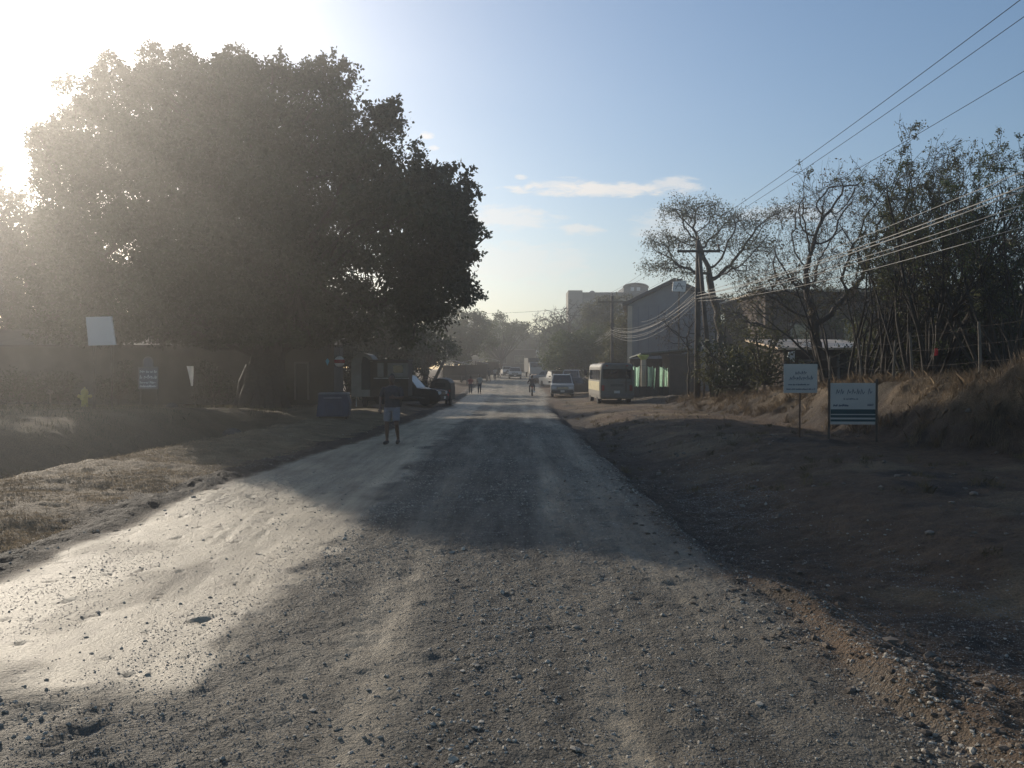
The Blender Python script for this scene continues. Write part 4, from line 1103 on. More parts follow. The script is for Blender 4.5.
def motorbike(root, paint):
    """rear towards local -Y, wheels on z=0"""
    for y in (-.62, .64):
        t = part('wheel', MB().lathe([(.22, -.045), (.28, -.05), (.30, 0), (.28, .05), (.22, .045)], (0, y, .30), 20, 'X'), M_['rubber'], root)
        part('rim', MB().lathe([(.03, -.05), (.21, -.03), (.21, .03), (.03, .05)], (0, y, .30), 14, 'X'), M_['rim'], t)
    part('frame', MB().tube([(0, .42, .86), (0, .25, .62), (0, -.25, .5), (0, -.62, .32)], .04, 7).tube([(0, .45, .85), (0, .64, .3)], .03, 7).tube([(0, .25, .62), (0, 0, .3)], .03, 6), M_['black'], root)
    part('engine', MB().box((0, .08, .38), (.26, .36, .26)), M_['rim'], root, bevel=.05)
    part('fuel_tank', MB().ell((0, .22, .80), (.14, .26, .12)), paint, root, smooth=True)
    part('seat', MB().box((0, -.30, .80), (.24, .66, .10)), M_['black'], root, bevel=.04)
    part('rear_fender', MB().box((0, -.72, .62), (.13, .30, .06), Matrix.Rotation(.5, 3, 'X')), paint, root, bevel=.02)
    part('tail_light', MB().box((0, -.80, .74), (.14, .06, .08)), M_['tail'], root, bevel=.01)
    part('handlebar', MB().tube([(-.36, .34, 1.02), (-.12, .42, 1.0), (.12, .42, 1.0), (.36, .34, 1.02)], .018, 7), M_['black'], root)
    part('headlight', MB().ell((0, .56, .92), (.09, .08, .09)), M_['lamp'], root, smooth=True)
    part('exhaust', MB().tube([(.14, .1, .3), (.16, -.3, .27), (.17, -.75, .36)], [.025, .04, .05], 8), M_['chrome'], root)

# ------------------------------------------------------------------ people
def remeshed(mb, voxel, name, m, parent, smooth_it=4):
    me = mb.mesh(name, recalc=True)
    o = link(name, me, m, parent)
    md = o.modifiers.new('blend', 'REMESH'); md.mode = 'VOXEL'; md.voxel_size = voxel; md.use_smooth_shade = True
    sm = o.modifiers.new('soft', 'SMOOTH'); sm.iterations = smooth_it; sm.factor = .5
    dg = bpy.context.evaluated_depsgraph_get()
    me2 = bpy.data.meshes.new_from_object(o.evaluated_get(dg)); o.modifiers.clear()
    o.data = me2; bpy.data.meshes.remove(me)
    if len(me2.materials) == 0: me2.materials.append(m)
    return o

def person(label, loc, rz, pose, shirt, bottoms, height=1.72, short_legs=False, voxel=.012, hairstyle='short', name='person', build=1.0, group=None):
    """faces local +Y when rz=0. pose: dict of joint offsets (metres at 1.72 m tall)"""
    s = height / 1.72
    root = thing(name, label, 'person', loc, rz, group)
    g = lambda k, dflt: Vector(pose.get(k, dflt)) * s
    b = build
    pel = g('pelvis', (0, 0, .92)); che = g('chest', (0, .0, 1.30)); nek = g('neck', (0, .0, 1.46)); hd = g('head', (0, .03, 1.61))
    mb = MB()
    # torso: elliptical loft
    def ring(c, rx, ry, n=14): return [(c[0] + rx * math.cos(2 * math.pi * k / n), c[1] + ry * math.sin(2 * math.pi * k / n), c[2]) for k in range(n)]
    wai = pel.lerp(che, .45)
    tor = [(pel - Vector((0, 0, .08 * s)), .10, .09), (pel, .165, .115), (wai, .14 * b, .105 * b), (che, .175 * b, .12 * b), (che.lerp(nek, .62), .165 * b, .095), (nek, .062, .062)]
    mb.loft([ring(c, rx * s, ry * s) for c, rx, ry in tor])
    mb.tube([nek - Vector((0, 0, .05 * s)), hd], [.058 * s, .052 * s], 10)
    R0 = Matrix.Rotation(pose.get('head_turn', 0), 3, 'Z')
    mb.ell(hd + Vector((0, .0, .01 * s)), (.076 * s, .095 * s, .115 * s), 14, 10, R0)
    mb.ell(hd + R0 @ Vector((0, .035, -.065)) * s, (.052 * s, .055 * s, .05 * s), 10, 7)
    mb.ell(hd + R0 @ Vector((0, .100, -.012)) * s, (.014 * s, .020 * s, .024 * s), 8, 6)
    mb.ell(hd + R0 @ Vector((0, .086, -.055)) * s, (.026 * s, .012 * s, .010 * s), 8, 6)
    for sg in (-1, 1):
        mb.ell(hd + R0 @ Vector((sg * .078, -.005, -.005)) * s, (.012 * s, .022 * s, .032 * s), 8, 6)
        mb.ell(hd + R0 @ Vector((sg * .032, .082, .022)) * s, (.020 * s, .012 * s, .009 * s), 8, 6)
    J = {}
    for sg, sd_ in ((-1, 'l'), (1, 'r')):
        sh = che + Vector((sg * .185 * b, -.005, .10)) * s
        el = g('elbow_' + sd_, (sg * .245, -.03, 1.12)); wr = g('wrist_' + sd_, (sg * .255, .05, .87))
        mb.tube([sh - Vector((sg * .03 * s, 0, 0)), sh.lerp(el, .3), el], [.055 * s, .050 * s, .040 * s], 10)
        mb.tube([el, el.lerp(wr, .3), wr], [.041 * s, .040 * s, .027 * s], 10)
        hv = (wr - el).normalized(); side = hv.cross(Vector((0, 1, 0)));
        side = side.normalized() if side.length > .1 else Vector((1, 0, 0)); nrm = hv.cross(side).normalized()
        rotm = Matrix((side, nrm, hv)).transposed()
        mb.tube([wr, wr + hv * .03 * s], [.027 * s, .03 * s], 8)
        mb.box(wr + hv * .06 * s, (.078 * s, .028 * s, .09 * s), rotm)
        for q, (o_, ln) in enumerate(((-.029, .065), (-.010, .078), (.010, .072), (.029, .055))):
            p0 = wr + hv * .095 * s + side * o_ * s; p1 = p0 + (hv + nrm * .15).normalized() * ln * .5 * s; p2 = p1 + (hv + nrm * .6).normalized() * ln * .5 * s
            mb.tube([p0 - hv * .02 * s, p1, p2], [.010 * s, .0095 * s, .008 * s], 6)
        p0 = wr + hv * .04 * s + side * (.036) * s; mb.tube([p0, p0 + (side * .7 + hv).normalized() * .035 * s, p0 + (side * .35 + hv + nrm * .3).normalized() * .065 * s], [.013 * s, .011 * s, .009 * s], 6)
        hp = pel + Vector((sg * .095, 0, -.03)) * s
        kn = g('knee_' + sd_, (sg * .10, .02, .49)); an = g('ankle_' + sd_, (sg * .10, -.01, .085)); toe = g('toe_' + sd_, None) if ('toe_' + sd_) in pose else an + Vector((sg * .03, .16, -.05)) * s
        mb.tube([hp, hp.lerp(kn, .35), kn], [.092 * s * b, .080 * s * b, .054 * s], 12)
        mb.tube([kn, kn.lerp(an, .3), an.lerp(kn, .1), an], [.054 * s, .056 * s, .036 * s, .036 * s], 12)
        heel = an + (an - toe).normalized() * .05 * s; heel.z = toe.z
        J[sd_] = (hp, kn, an, toe, heel, sh, el, wr)
        mb.tube([an, an.lerp(toe, .4) - Vector((0, 0, .01)), toe], [.04 * s, .04 * s, .032 * s], 8)
    remeshed(mb, voxel * s, 'body', M_['skin'], root)
    # shirt
    sm_ = MB()
    tor2 = [(pel + Vector((0, 0, -.01 * s)), .185 * b, .135 * b), (wai, .165 * b, .125 * b), (che, .195 * b, .138 * b), (che.lerp(nek, .62), .175 * b, .108), (nek - Vector((0, 0, .012 * s)), .078, .076)]
    sm_.loft([ring(c, rx * s, ry * s) for c, rx, ry in tor2])
    for sd_ in 'lr':
        hp, kn, an, toe, heel, sh, el, wr = J[sd_]
        sm_.tube([sh.lerp(che, .15), sh.lerp(el, .3), sh.lerp(el, .85)], [.068 * s, .066 * s, .064 * s], 10)
    remeshed(sm_, voxel * s, 'shirt', shirt, root, 3)
    bt = MB()
    bt.loft([ring(c, rx * s, ry * s) for c, rx, ry in [(pel - Vector((0, 0, .10 * s)), .15, .12), (pel, .182 * b, .130 * b), (pel + Vector((0, 0, .07 * s)), .165 * b, .122 * b)]])
    for sd_ in 'lr':
        hp, kn, an, toe, heel, *_ = J[sd_]
        if short_legs: bt.tube([hp, hp.lerp(kn, .4), hp.lerp(kn, .82)], [.102 * s * b, .094 * s * b, .090 * s], 12)
        else: bt.tube([hp, hp.lerp(kn, .4), kn, kn.lerp(an, .5), an + Vector((0, 0, .02))], [.108 * s * b, .094 * s * b, .072 * s, .066 * s, .056 * s], 12)
    remeshed(bt, voxel * s, 'shorts' if short_legs else 'trousers', bottoms, root, 3)
    for sd_ in 'lr':
        hp, kn, an, toe, heel, *_ = J[sd_]
        sh_ = MB().tube([heel + Vector((0, 0, .018)), an.lerp(toe, .35) - Vector((0, 0, .022 * s)), toe + Vector((0, 0, 0.002)), toe + (toe - heel).normalized() * .04 * s], [.040 * s, .046 * s, .040 * s, .022 * s], 10)
        part('shoe', sh_, M_['shoe'], root, smooth=True)
    if hairstyle == 'helmet':
        hm = MB().ell(hd + Vector((0, -.005, .035)) * s, (.115 * s, .135 * s, .125 * s), 16, 10)
        part('helmet', hm, M_['black'], root, smooth=True)
    else:
        hm = MB().ell(hd + R0 @ Vector((0, -.018, .042)) * s, (.084 * s, .096 * s, .098 * s), 14, 9)
        if hairstyle == 'long': hm.ell(hd + R0 @ Vector((0, -.06, -.07)) * s, (.075 * s, .045 * s, .14 * s), 12, 8)
        part('hair', hm, M_['hair'], root, smooth=True)
    return root

px_, dd_ = 392, 20.9
Xp = PX(px_, dd_)
person('person in dark top and pale shorts standing at the left road edge in shade', (Xp, dd_, gz(Xp, dd_)), math.radians(172),
       dict(elbow_l=(-.27, .05, 1.14), wrist_l=(-.14, .22, 1.16), elbow_r=(.29, -.02, 1.13), wrist_r=(.27, .08, .9), knee_l=(-.14, .10, .50), ankle_l=(-.12, -.12, .12), toe_l=(-.13, .02, .03), knee_r=(.13, .03, .49), ankle_r=(.13, .0, .085), toe_r=(.15, .16, .035), head_turn=.3),
       M_['shirtd'], M_['shortw'], 1.74, True, .011, build=1.08)
walkA = dict(elbow_l=(-.25, -.09, 1.13), wrist_l=(-.25, .06, .92), elbow_r=(.25, .03, 1.13), wrist_r=(.24, .19, .95), knee_l=(-.09, .20, .52), ankle_l=(-.09, .22, .10), toe_l=(-.10, .38, .06), knee_r=(.09, -.02, .49), ankle_r=(.09, -.27, .14), toe_r=(.10, -.13, .035))
walkB = dict(elbow_l=(-.25, .05, 1.13), wrist_l=(-.22, .20, .98), elbow_r=(.25, -.10, 1.13), wrist_r=(.26, .02, .90), knee_l=(-.09, .02, .49), ankle_l=(-.08, -.20, .12), toe_l=(-.08, -.05, .035), knee_r=(.09, .17, .52), ankle_r=(.09, .20, .10), toe_r=(.10, .36, .06))
def pp(px, d): X = PX(px, d); return (X, d, gz(X, d))
person('person in rose top walking at the left road edge, left one of a pair', pp(470.5, 75), math.pi + .1, walkA, M_['shirtr'], M_['jean'], 1.62, False, .02, 'long')
person('person in pale shirt and dark trousers, right one of the pair at the road edge', pp(479.5, 75), math.pi, walkB, M_['shirtp'], M_['jean'], 1.74, False, .02)
person('distant person in dark clothes walking past the far stalls', pp(489, 104), .3, walkA, M_['shirtd'], M_['jean'], 1.7, False, .025)
person('distant person in pale top by the far stalls, right of the dark one', pp(495, 106), 0, walkB, M_['shirtp'], M_['jean'], 1.68, False, .025)
person('distant person in rose top among the far left stalls, leftmost', pp(462, 99), 1.2, walkB, M_['shirtr'], M_['jean'], 1.66, False, .025)
person('distant person in dark clothes beyond the small group at the road edge', pp(499, 118), 2.0, walkA, M_['shirtd'], M_['jean'], 1.7, False, .025)
person('person in white shirt standing behind the row of parked vehicles', pp(553, 93), .6, walkB, M_['wcloth'], M_['jean'], 1.76, False, .025)

def rider():
    d = 69.0; X = PX(532, d); z = gz(X, d)
    b = thing('motorbike', 'small motorbike ridden away from us along the right side of the road', 'motorbike', (X, d, z), 0)
    motorbike(b, mat('bike_red', (.10, .02, .02), .4, .2, 6))
    person('motorbike rider with dark helmet and brown jacket, seen from behind', (X, d, z), 0,
           dict(pelvis=(0, -.22, .96), chest=(0, -.10, 1.30), neck=(0, -.05, 1.44), head=(0, 0, 1.58), elbow_l=(-.34, .10, 1.12), wrist_l=(-.34, .30, 1.04), elbow_r=(.34, .10, 1.12), wrist_r=(.34, .30, 1.04),
                knee_l=(-.20, .20, .80), ankle_l=(-.20, .0, .38), toe_l=(-.22, .16, .32), knee_r=(.20, .20, .80), ankle_r=(.20, 0, .38), toe_r=(.22, .16, .32)), mat('brown_jacket', (.10, .07, .05), .8, .2, 9), M_['jean'], 1.70, False, .02, 'helmet')
rider()

# parked scooter-taxi under the trees
def rickshaw():
    d = 50.0; X = PX(443, d); root = thing('auto_rickshaw', 'small dark three-wheeler with red tail panel parked at left road edge', 'three-wheeler', on(X, d), math.radians(-6))
    prof = [(-.62, .35), (.62, .35), (.64, .95), (.60, 1.32), (.42, 1.54), (.15, 1.62), (-.15, 1.62), (-.42, 1.54), (-.60, 1.32), (-.64, .95)]
    part('canopy', MB().loft([[(x, -.85, z if z < .6 else .55 + (z - .55) * .96) for x, z in prof], [(x * 1.02, -.6, z) for x, z in prof], [(x, .55, z) for x, z in prof], [(x * .8, .95, z * .92) for x, z in prof]]), M_['black'], root, smooth=False)
    part('tail_panel', MB().box((0, -.88, .56), (1.04, .05, .30)), mat('rick_red', (.50, .05, .05), .5, .15, 6), root, bevel=.02)
    part('rear_window', MB().box((0, -.865, 1.20), (.62, .04, .26)), M_['glass'], root, bevel=.02)
    part('nose', MB().ell((0, 1.15, .72), (.34, .42, .42)), mat('rick_red', (.50, .05, .05)), root, smooth=True)
    part('windscreen', MB().box((0, .98, 1.18), (.9, .04, .52), Matrix.Rotation(.3, 3, 'X')), M_['glass'], root)
    part('edge_highlight', MB().tube([(-.66, -.88, .5), (-.67, -.88, .95), (-.62, -.88, 1.30), (-.43, -.88, 1.50), (-.15, -.88, 1.57)], .022, 6), M_['chrome'], root)  # bright tube stands in for the highlight along the left edge
    for x, y in ((-.52, -.45), (.52, -.45), (0, 1.2)): wheel(root, x, y, .24, .13)
    for s in (-1, 1): part('tail_light', MB().box((s * .56, -.87, .86), (.08, .04, .14)), M_['tail'], root)
rickshaw()

# ------------------------------------------------------------------ left side things
def simple_building(name, label, cat, x0, x1, y0, y1, zt, wall, roofm, roof='flat', ridge=1.0, openings=(), base=None, over=.3, slat=None):
    """openings on the wall facing the road camera side (y0): (kind, x, z, w, h)"""
    cx, cy = (x0 + x1) / 2, (y0 + y1) / 2
    z0 = min(gz(x0, y0), gz(x1, y0)) if base is None else base
    root = thing(name, label, cat, (cx, cy, z0)); w, dp, h = x1 - x0, y1 - y0, zt - z0
    part('wall', MB().box((0, 0, h / 2 - .15), (w, dp, h + .3)), wall, root)
    if roof == 'flat':
        part('roof', MB().box((0, 0, h + .08), (w + over * 2, dp + over * 2, .16)), roofm, root, bevel=.02)
    elif roof == 'gable_x':      # ridge runs along x
        part('roof', MB().prism([(-dp / 2 - over, h), (0, h + ridge), (dp / 2 + over, h), (dp / 2 + over, h + .1), (0, h + ridge + .1), (-dp / 2 - over, h + .1)], -w / 2 - over, w / 2 + over, 'X'), roofm, root)
        part('gable', MB().prism([(-dp / 2, h - .01), (dp / 2, h - .01), (0, h + ridge - .03)], -w / 2, w / 2, 'X'), wall, root)
    elif roof == 'shed':         # slopes down to the viewer
        part('roof', MB().prism([(-dp / 2 - over, h), (dp / 2 + over, h + ridge), (dp / 2 + over, h + ridge + .1), (-dp / 2 - over, h + .1)], -w / 2 - over, w / 2 + over, 'X'), roofm, root)
        part('gable', MB().prism([(-dp / 2, h - .01), (dp / 2, h - .01), (dp / 2, h + ridge * .94)], -w / 2, w / 2, 'X'), wall, root)
    for (k, x, z, ww, hh) in openings:
        f = MB()
        t = .10 if k != 'vent' else .05
        f.box((x, -dp / 2 - .03, z + hh / 2 + t / 2), (ww + 2 * t, .09, t)).box((x - ww / 2 - t / 2, -dp / 2 - .03, z), (t, .09, hh)).box((x + ww / 2 + t / 2, -dp / 2 - .03, z), (t, .09, hh))
        if k == 'window': f.box((x, -dp / 2 - .04, z - hh / 2 - t / 2), (ww + 2 * t + .1, .13, t))
        fo = part('door' if k == 'door' else 'window', f, M_['panel'], root)
        part('door_leaf' if k == 'door' else 'pane', MB().box((x, -dp / 2 - .006, z), (ww, .02, hh)), M_['black'] if k == 'door' else M_['glass'], fo)
    return root

zl = PZ(347, 46)
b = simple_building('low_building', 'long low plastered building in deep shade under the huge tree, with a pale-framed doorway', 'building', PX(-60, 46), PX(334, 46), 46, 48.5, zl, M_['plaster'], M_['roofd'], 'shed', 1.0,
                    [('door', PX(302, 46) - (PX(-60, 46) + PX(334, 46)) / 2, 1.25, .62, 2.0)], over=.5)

def white_board():
    d = 29.5; cx = PX(101, d); z0 = gz(cx, d)
    root = thing('blank_board', 'large blank white board raised on two posts in front of the low building', 'sign board', (cx, d, z0), math.radians(-10))
    zb, zt = PZ(345, d) - z0, PZ(317, d) - z0
    part('panel', MB().prism([(-.56, zt), (.44, zt + .01), (.60, zb), (-.46, zb - .02)], -.03, .03, 'Y'), mat('board_white', (.50, .50, .50), .45, .03, 2, dirt=(.6, .6, .6), dirt_amt=.25), root)
    for x in (-.32, .38): part('post', MB().tube([(x, .06, -.2), (x, .06, zt - .1)], .04, 8), M_['wood'], root)
    part('brace', MB().box((.03, .05, zb + .25), (.9, .04, .06)), M_['wood'], root)
white_board()

def scribble(r, x0, x1, z, h, y, slant=0.25, th=.012):
    """row of illegible strokes, like faded writing"""
    mb = MB(); x = x0
    while x < x1:
        w = r.uniform(.4, .8) * h
        k = r.random()
        pts = [(x, z), (x + slant * h * .5, z + h * r.uniform(.5, 1)), (x + w * .6, z + h * r.uniform(.0, .3)), (x + w, z + h * r.uniform(.4, .7))]
        for a, b2 in zip(pts[:-1], pts[1:]):
            dx, dz = b2[0] - a[0], b2[1] - a[1]; ln = math.hypot(dx, dz); nx, nz = -dz / ln * th / 2, dx / ln * th / 2
            mb.add([(a[0] - nx, y, a[1] - nz), (b2[0] - nx, y, b2[1] - nz), (b2[0] + nx, y, b2[1] + nz), (a[0] + nx, y, a[1] + nz)], [(0, 1, 2, 3)])
        x += w + h * .12
        if k < .18: x += h * .4
    return mb
srnd = random.Random(5)

def arch_sign():
    d = 33; cx = PX(148.5, d); z0 = gz(cx, d)
    root = thing('arched_sign', 'small roadside sign with arched top and rows of pale lettering, near the hydrant', 'sign', (cx, d, z0), math.radians(-4))
    zb, zt = PZ(389, d) - z0, PZ(367, d) - z0; w = .40
    part('panel', MB().box((0, 0, (zb + zt) / 2), (2 * w, .04, zt - zb)), mat('arch_sign_grey', (.16, .15, .16), .6, .1, 4), root)
    pts = [(-.20, zt), (-.20, zt + .18)] + [(.20 * math.cos(a), zt + .20 + .20 * math.sin(a)) for a in [math.pi - math.pi * k / 8 for k in range(9)]] + [(.20, zt + .18), (.20, zt)]
    part('crest', MB().prism(pts, -.018, .018, 'Y'), mat('arch_sign_grey', (.2, .2, .2)), root)
    part('crest_border', MB().tube([(x, -.03, z) for x, z in pts], .022, 6), M_['panel'], root)
    part('border', MB().box((0, -.03, zt - .02), (2 * w, .02, .05)).box((0, -.03, zb + .02), (2 * w, .02, .05)).box((-w + .02, -.03, (zb + zt) / 2), (.04, .018, zt - zb)).box((w - .02, -.03, (zb + zt) / 2), (.04, .018, zt - zb)), M_['panel'], root)
    for (z, h) in ((zt - .24, .13), (zt - .47, .17), (zt - .66, .12), (zb + .07, .10)):
        part('lettering', scribble(srnd, -w + .07, w - .1, z, h, -.027, .1, .024), M_['white'], root, recalc=False)
    for x in (-.34, .34): part('post', MB().tube([(x, 0, -.2), (x, 0, zb + .05)], .03, 8), M_['palewood'], root)
arch_sign()

def hydrant():
    d = 34.5; cx = PX(84.5, d); root = thing('fire_hydrant', 'yellow fire hydrant standing on the far side of the left ditch', 'hydrant', on(cx, d))
    part('barrel', MB().lathe([(.17, -.1), (.17, .06), (.125, .09), (.125, .60), (.15, .62), (.15, .66), (.12, .67)], (0, 0, 0), 18), M_['yellow'], root)
    part('bonnet', MB().lathe([(.15, .67), (.14, .74), (.10, .81), (.05, .84), (.035, .85), (.035, .90)], (0, 0, 0), 18), M_['yellow'], root)
    for s in (-1, 1): part('outlet', MB().lathe([(.06, .1), (.06, .20), (.075, .205), (.075, .26), (.03, .27), (.03, .30)] if s > 0 else [(.03, -.30), (.03, -.27), (.075, -.26), (.075, -.205), (.06, -.20), (.06, -.1)], (0, 0, .52), 14, 'X'), M_['yellow'], root)
    part('outlet', MB().lathe([(.04, -.24), (.095, -.23), (.095, -.18), (.075, -.17), (.075, -.08)], (0, 0, .46), 14, 'Y'), M_['yellow'], root)
hydrant()
def stake(label, px, d, h, m, lean=(0, 0), r=.035, name='marker_stake', cat='stake', ball=False):
    X = PX(px, d); z = gz(X, d)
    mb = MB().tube([(0, 0, -.25), (lean[0] * .5, lean[1] * .5, h * .5), (lean[0], lean[1], h)], [r * 1.1, r, r * .85], 7)
    if ball: mb.ell((lean[0], lean[1], h), (.11, .11, .10))
    o = part(name, mb, m); o.location = (X, d, z)
    return tag(o, label, cat)
stake('short pale stake with a rounded head left of the yellow hydrant', 50, 34, .7, M_['palewood'], ball=True)

def cloth_hang():
    d = 40
    X = PX(190, d); root = thing('hanging_cloth', 'white triangular cloth hung on a pole in front of the low building', 'cloth', on(X, d))
    z0 = root.location.z; zt, zb = PZ(366, d) - z0, PZ(386, d) - z0
    n = 8; V = []; Fq = []
    for i in range(n + 1):
        t = i / n; z = zt + (zb - zt) * t
        for j in range(4):
            u = j / 3; V.append((-.16 + t * .20 + u * (.32 - .22 * t), .04 * math.sin(u * 7 + t * 3), z))
    for i in range(n):
        for j in range(3): a = i * 4 + j; Fq.append((a, a + 1, a + 5, a + 4))
    mb = MB().add(V, Fq).add([(x, y + .012, z) for x, y, z in V], Fq)
    part('cloth', mb, M_['wcloth'], root, recalc=False)
    part('pole', MB().tube([(.2, .05, -.2), (.2, .05, zt + .1)], .025, 7), M_['wood'], root)
    part('cross_bar', MB().tube([(-.2, .03, zt + .02), (.22, .03, zt + .02)], .015, 6), M_['wood'], root)
cloth_hang()

def rocks():
    r = np.random.default_rng(8)
    for i, (px, d, s, lb) in enumerate([(232, 31, .42, 'large dark boulder on the far lip of the left ditch'), (245, 30, .30, 'smaller dark boulder right of the large one by the ditch'), (172, 33, .28, 'low pale-grey rock beside the arched sign')]):
        V, Fc = ico(); V = V * (1 + r.uniform(-.22, .22, (len(V), 1))) * np.array([1.2, 1, .75]) * s
        X = PX(px, d); me = fast_mesh('boulder', V, Fc); o = link('boulder', me, M_['rock']); o.location = (X, d, gz(X, d) + s * .35)
        sb = o.modifiers.new('s', 'SUBSURF'); sb.levels = 2; sb.render_levels = 2
        tag(o, lb, 'boulder')
rocks()

def bin_():
    d = 29.6; X = PX(334, d); z = gz(X, d); root = thing('rubbish_skip', 'dark blue metal rubbish skip with sloping side standing on the left verge', 'skip', (X, d, z), math.radians(6))
    w = .58; 
    part('body', MB().prism([(-w, .08), (w * .92, .08), (w, .55), (w * .86, .86), (-w * .86, .86), (-w * .9, .5)], -.42, .42, 'Y'), M_['blue'], root, bevel=.02)
    part('lid', MB().prism([(-w * .92, .865), (w * .92, .865), (w * .86, .91), (-w * .86, .91)], -.46, .46, 'Y'), mat('bin_lid', (.14, .15, .17), .4, .15, 4), root, bevel=.01)
    for s in (-1, 1):
        part('rib', MB().box((s * .28, -.435, .47), (.05, .03, .7)), M_['blue'], root)
        for y in (-.32, .32): part('caster', MB().lathe([(.05, -.025), (.07, -.02), (.07, .02), (.05, .025)], (s * .45, y, .07), 12, 'X'), M_['rubber'], root)
    part('handle', MB().tube([(-.3, -.47, .74), (-.3, -.52, .74), (.3, -.52, .74), (.3, -.47, .74)], .014, 6), M_['steel'], root)
bin_()

def trailer():
    d = 41.0; x0, x1 = PX(351, d), PX(408, d); cx = (x0 + x1) / 2; w = x1 - x0; z0 = gz(cx, d)
    root = thing('food_trailer', 'pale roadside food trailer with arched end and dark serving window under the trees', 'food trailer', (cx, d + .9, z0))
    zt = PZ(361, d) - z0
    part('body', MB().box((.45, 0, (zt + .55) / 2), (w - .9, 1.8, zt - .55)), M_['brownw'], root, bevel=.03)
    zh = PZ(353, d) - z0; aw = .56; cxa = -w / 2 + aw
    pts = [(cxa - aw, .55), (cxa + aw, .55), (cxa + aw, zh - aw)] + [(cxa + aw * math.cos(a), zh - aw + aw * math.sin(a)) for a in [math.pi * k / 12 for k in range(1, 12)]] + [(cxa - aw, zh - aw)]
    part('arched_cab', MB().prism(pts, -.88, .88, 'Y'), M_['panel'], root, bevel=.02)
    part('cab_opening', MB().prism([(cxa - .05, .9), (cxa + .40, .9), (cxa + .40, zh - aw)] + [(cxa + .02 + .38 * math.cos(a), zh - aw + .38 * math.sin(a)) for a in [math.pi * k / 16 for k in range(1, 9)]] + [(cxa - .05, zh - aw)], -.90, -.86, 'Y'), M_['black'], root)
    zp0, zp1 = PZ(377, d) - z0, PZ(363, d) - z0
    part('side_panel', MB().box((.05, -.915, (zp0 + zp1) / 2), (.30, .03, zp1 - zp0)), M_['panel'], root)
    part('side_panel', MB().box((.90, -.915, (zp0 + zp1) / 2), (1.0, .03, zp1 - zp0)), M_['panel'], root)
    part('serving_window', MB().box((.92, -.935, (zp0 + zp1) / 2 + .05), (.48, .02, .36)), M_['glass'], root)
    part('counter', MB().box((.6, -1.02, zp0 - .06), (1.7, .24, .04)), M_['steel'], root)
    part('roof', MB().box((.45, -.05, zt + .03), (w - .8, 2.0, .06)), M_['roofd'], root)
    for s in (-1, 1): wheel(root, s * .85, 0, .32, .18)
    part('hitch', MB().tube([(w / 2 - .1, 0, .5), (w / 2 + .7, 0, .45)], .04, 7), M_['black'], root)
    part('support_leg', MB().tube([(-w / 2 + .2, -.6, .0), (-w / 2 + .2, -.6, .6)], .03, 6), M_['steel'], root)
trailer()

def lanterns():
    d = 38.5
    for (px, py, rx, rz, cols, lb) in ((339.5, 361.5, .24, .25, ('wcloth', 'red'), 'round red and white striped ball hanging under the huge tree'), (327.5, 362, .09, .17, ('bcloth', 'bcloth'), 'slim pale blue pennant hanging left of the striped ball')):
        X, Z = PX(px, d), PZ(py, d)
        root = thing('hanging_decoration', lb, 'decoration', (X, d, Z))
        if cols[0] == 'wcloth':
            b_ = MB().ell((0, 0, 0), (rx, rx, rz), 16, 12); part('ball', b_, M_['wcloth'], root, smooth=True)
            st = MB()
            prof = lambda t: (rx * math.sqrt(max(0, 1 - t * t)) + .006, rz * t)
            st.lathe([prof(t) for t in (-.30, -.15, 0, .15, .35)], (0, 0, 0), 16); part('stripe', st, M_['red'], root, smooth=True)
        else:
            part('pennant', MB().prism([(-rx, .05), (0, rz), (rx, .05), (0, -rz)], -.012, .012, 'Y'), M_['bcloth'], root)
        part('cord', MB().tube([(0, 0, rz * .9), (.02, .1, .9), (.05, .2, 1.7)], .008, 5), M_['wire'], root)
lanterns()

def leaning_trunk():
    d = 62; x0, x1 = PX(428, d), PX(446, d); z0 = gz(x0, d)
    o = part('leaning_trunk', MB().tube([(0, 0, -.2), (.35, 0, .9), (.8, .1, 1.9), (x1 - x0 + .15, .2, PZ(352, d) - z0)], [.16, .13, .12, .09], 9), M_['palewood'], smooth=True)
    o.location = (x0, d, z0); tag(o, 'pale bare trunk leaning to the right beside the dark four-wheel drive', 'tree trunk')
leaning_trunk()

# far stalls on the left and far buildings
for i, (px, d, w, h, lb) in enumerate([(454, 96, 3.0, 2.1, 'roadside stall with pale tarp roof, nearest of the far left stalls'), (472, 104, 3.6, 2.2, 'roadside stall with grey tarp roof behind the walking pair'), (487, 118, 3.2, 2.3, 'farthest left stall with dull tarp roof')]):
    X = PX(px, d); root = thing('market_stall', lb, 'stall', on(X, d), 0, 'far roadside stalls')
    part('tarp_roof', MB().prism([(-w / 2 - .2, h), (0, h + .45), (w / 2 + .2, h), (w / 2 + .2, h + .05), (0, h + .5), (-w / 2 - .2, h + .05)], -1.2, 1.2, 'Y'), M_['awning'], root)
    for sx in (-1, 1):
        for sy in (-1, 1): part('post', MB().tube([(sx * w / 2, sy * 1.1, -.2), (sx * w / 2, sy * 1.1, h)], .05, 6), M_['wood'], root)
    part('table', MB().box((0, -.5, .8), (w * .8, .9, .06)).box((-w * .3, -.5, .39), (.08, .6, .78)).box((w * .3, -.5, .39), (.08, .6, .78)), M_['palewood'], root)
    part('back_cloth', MB().box((0, 1.12, h * .55), (w * .95, .03, h * .8)), M_['brownw'], root)

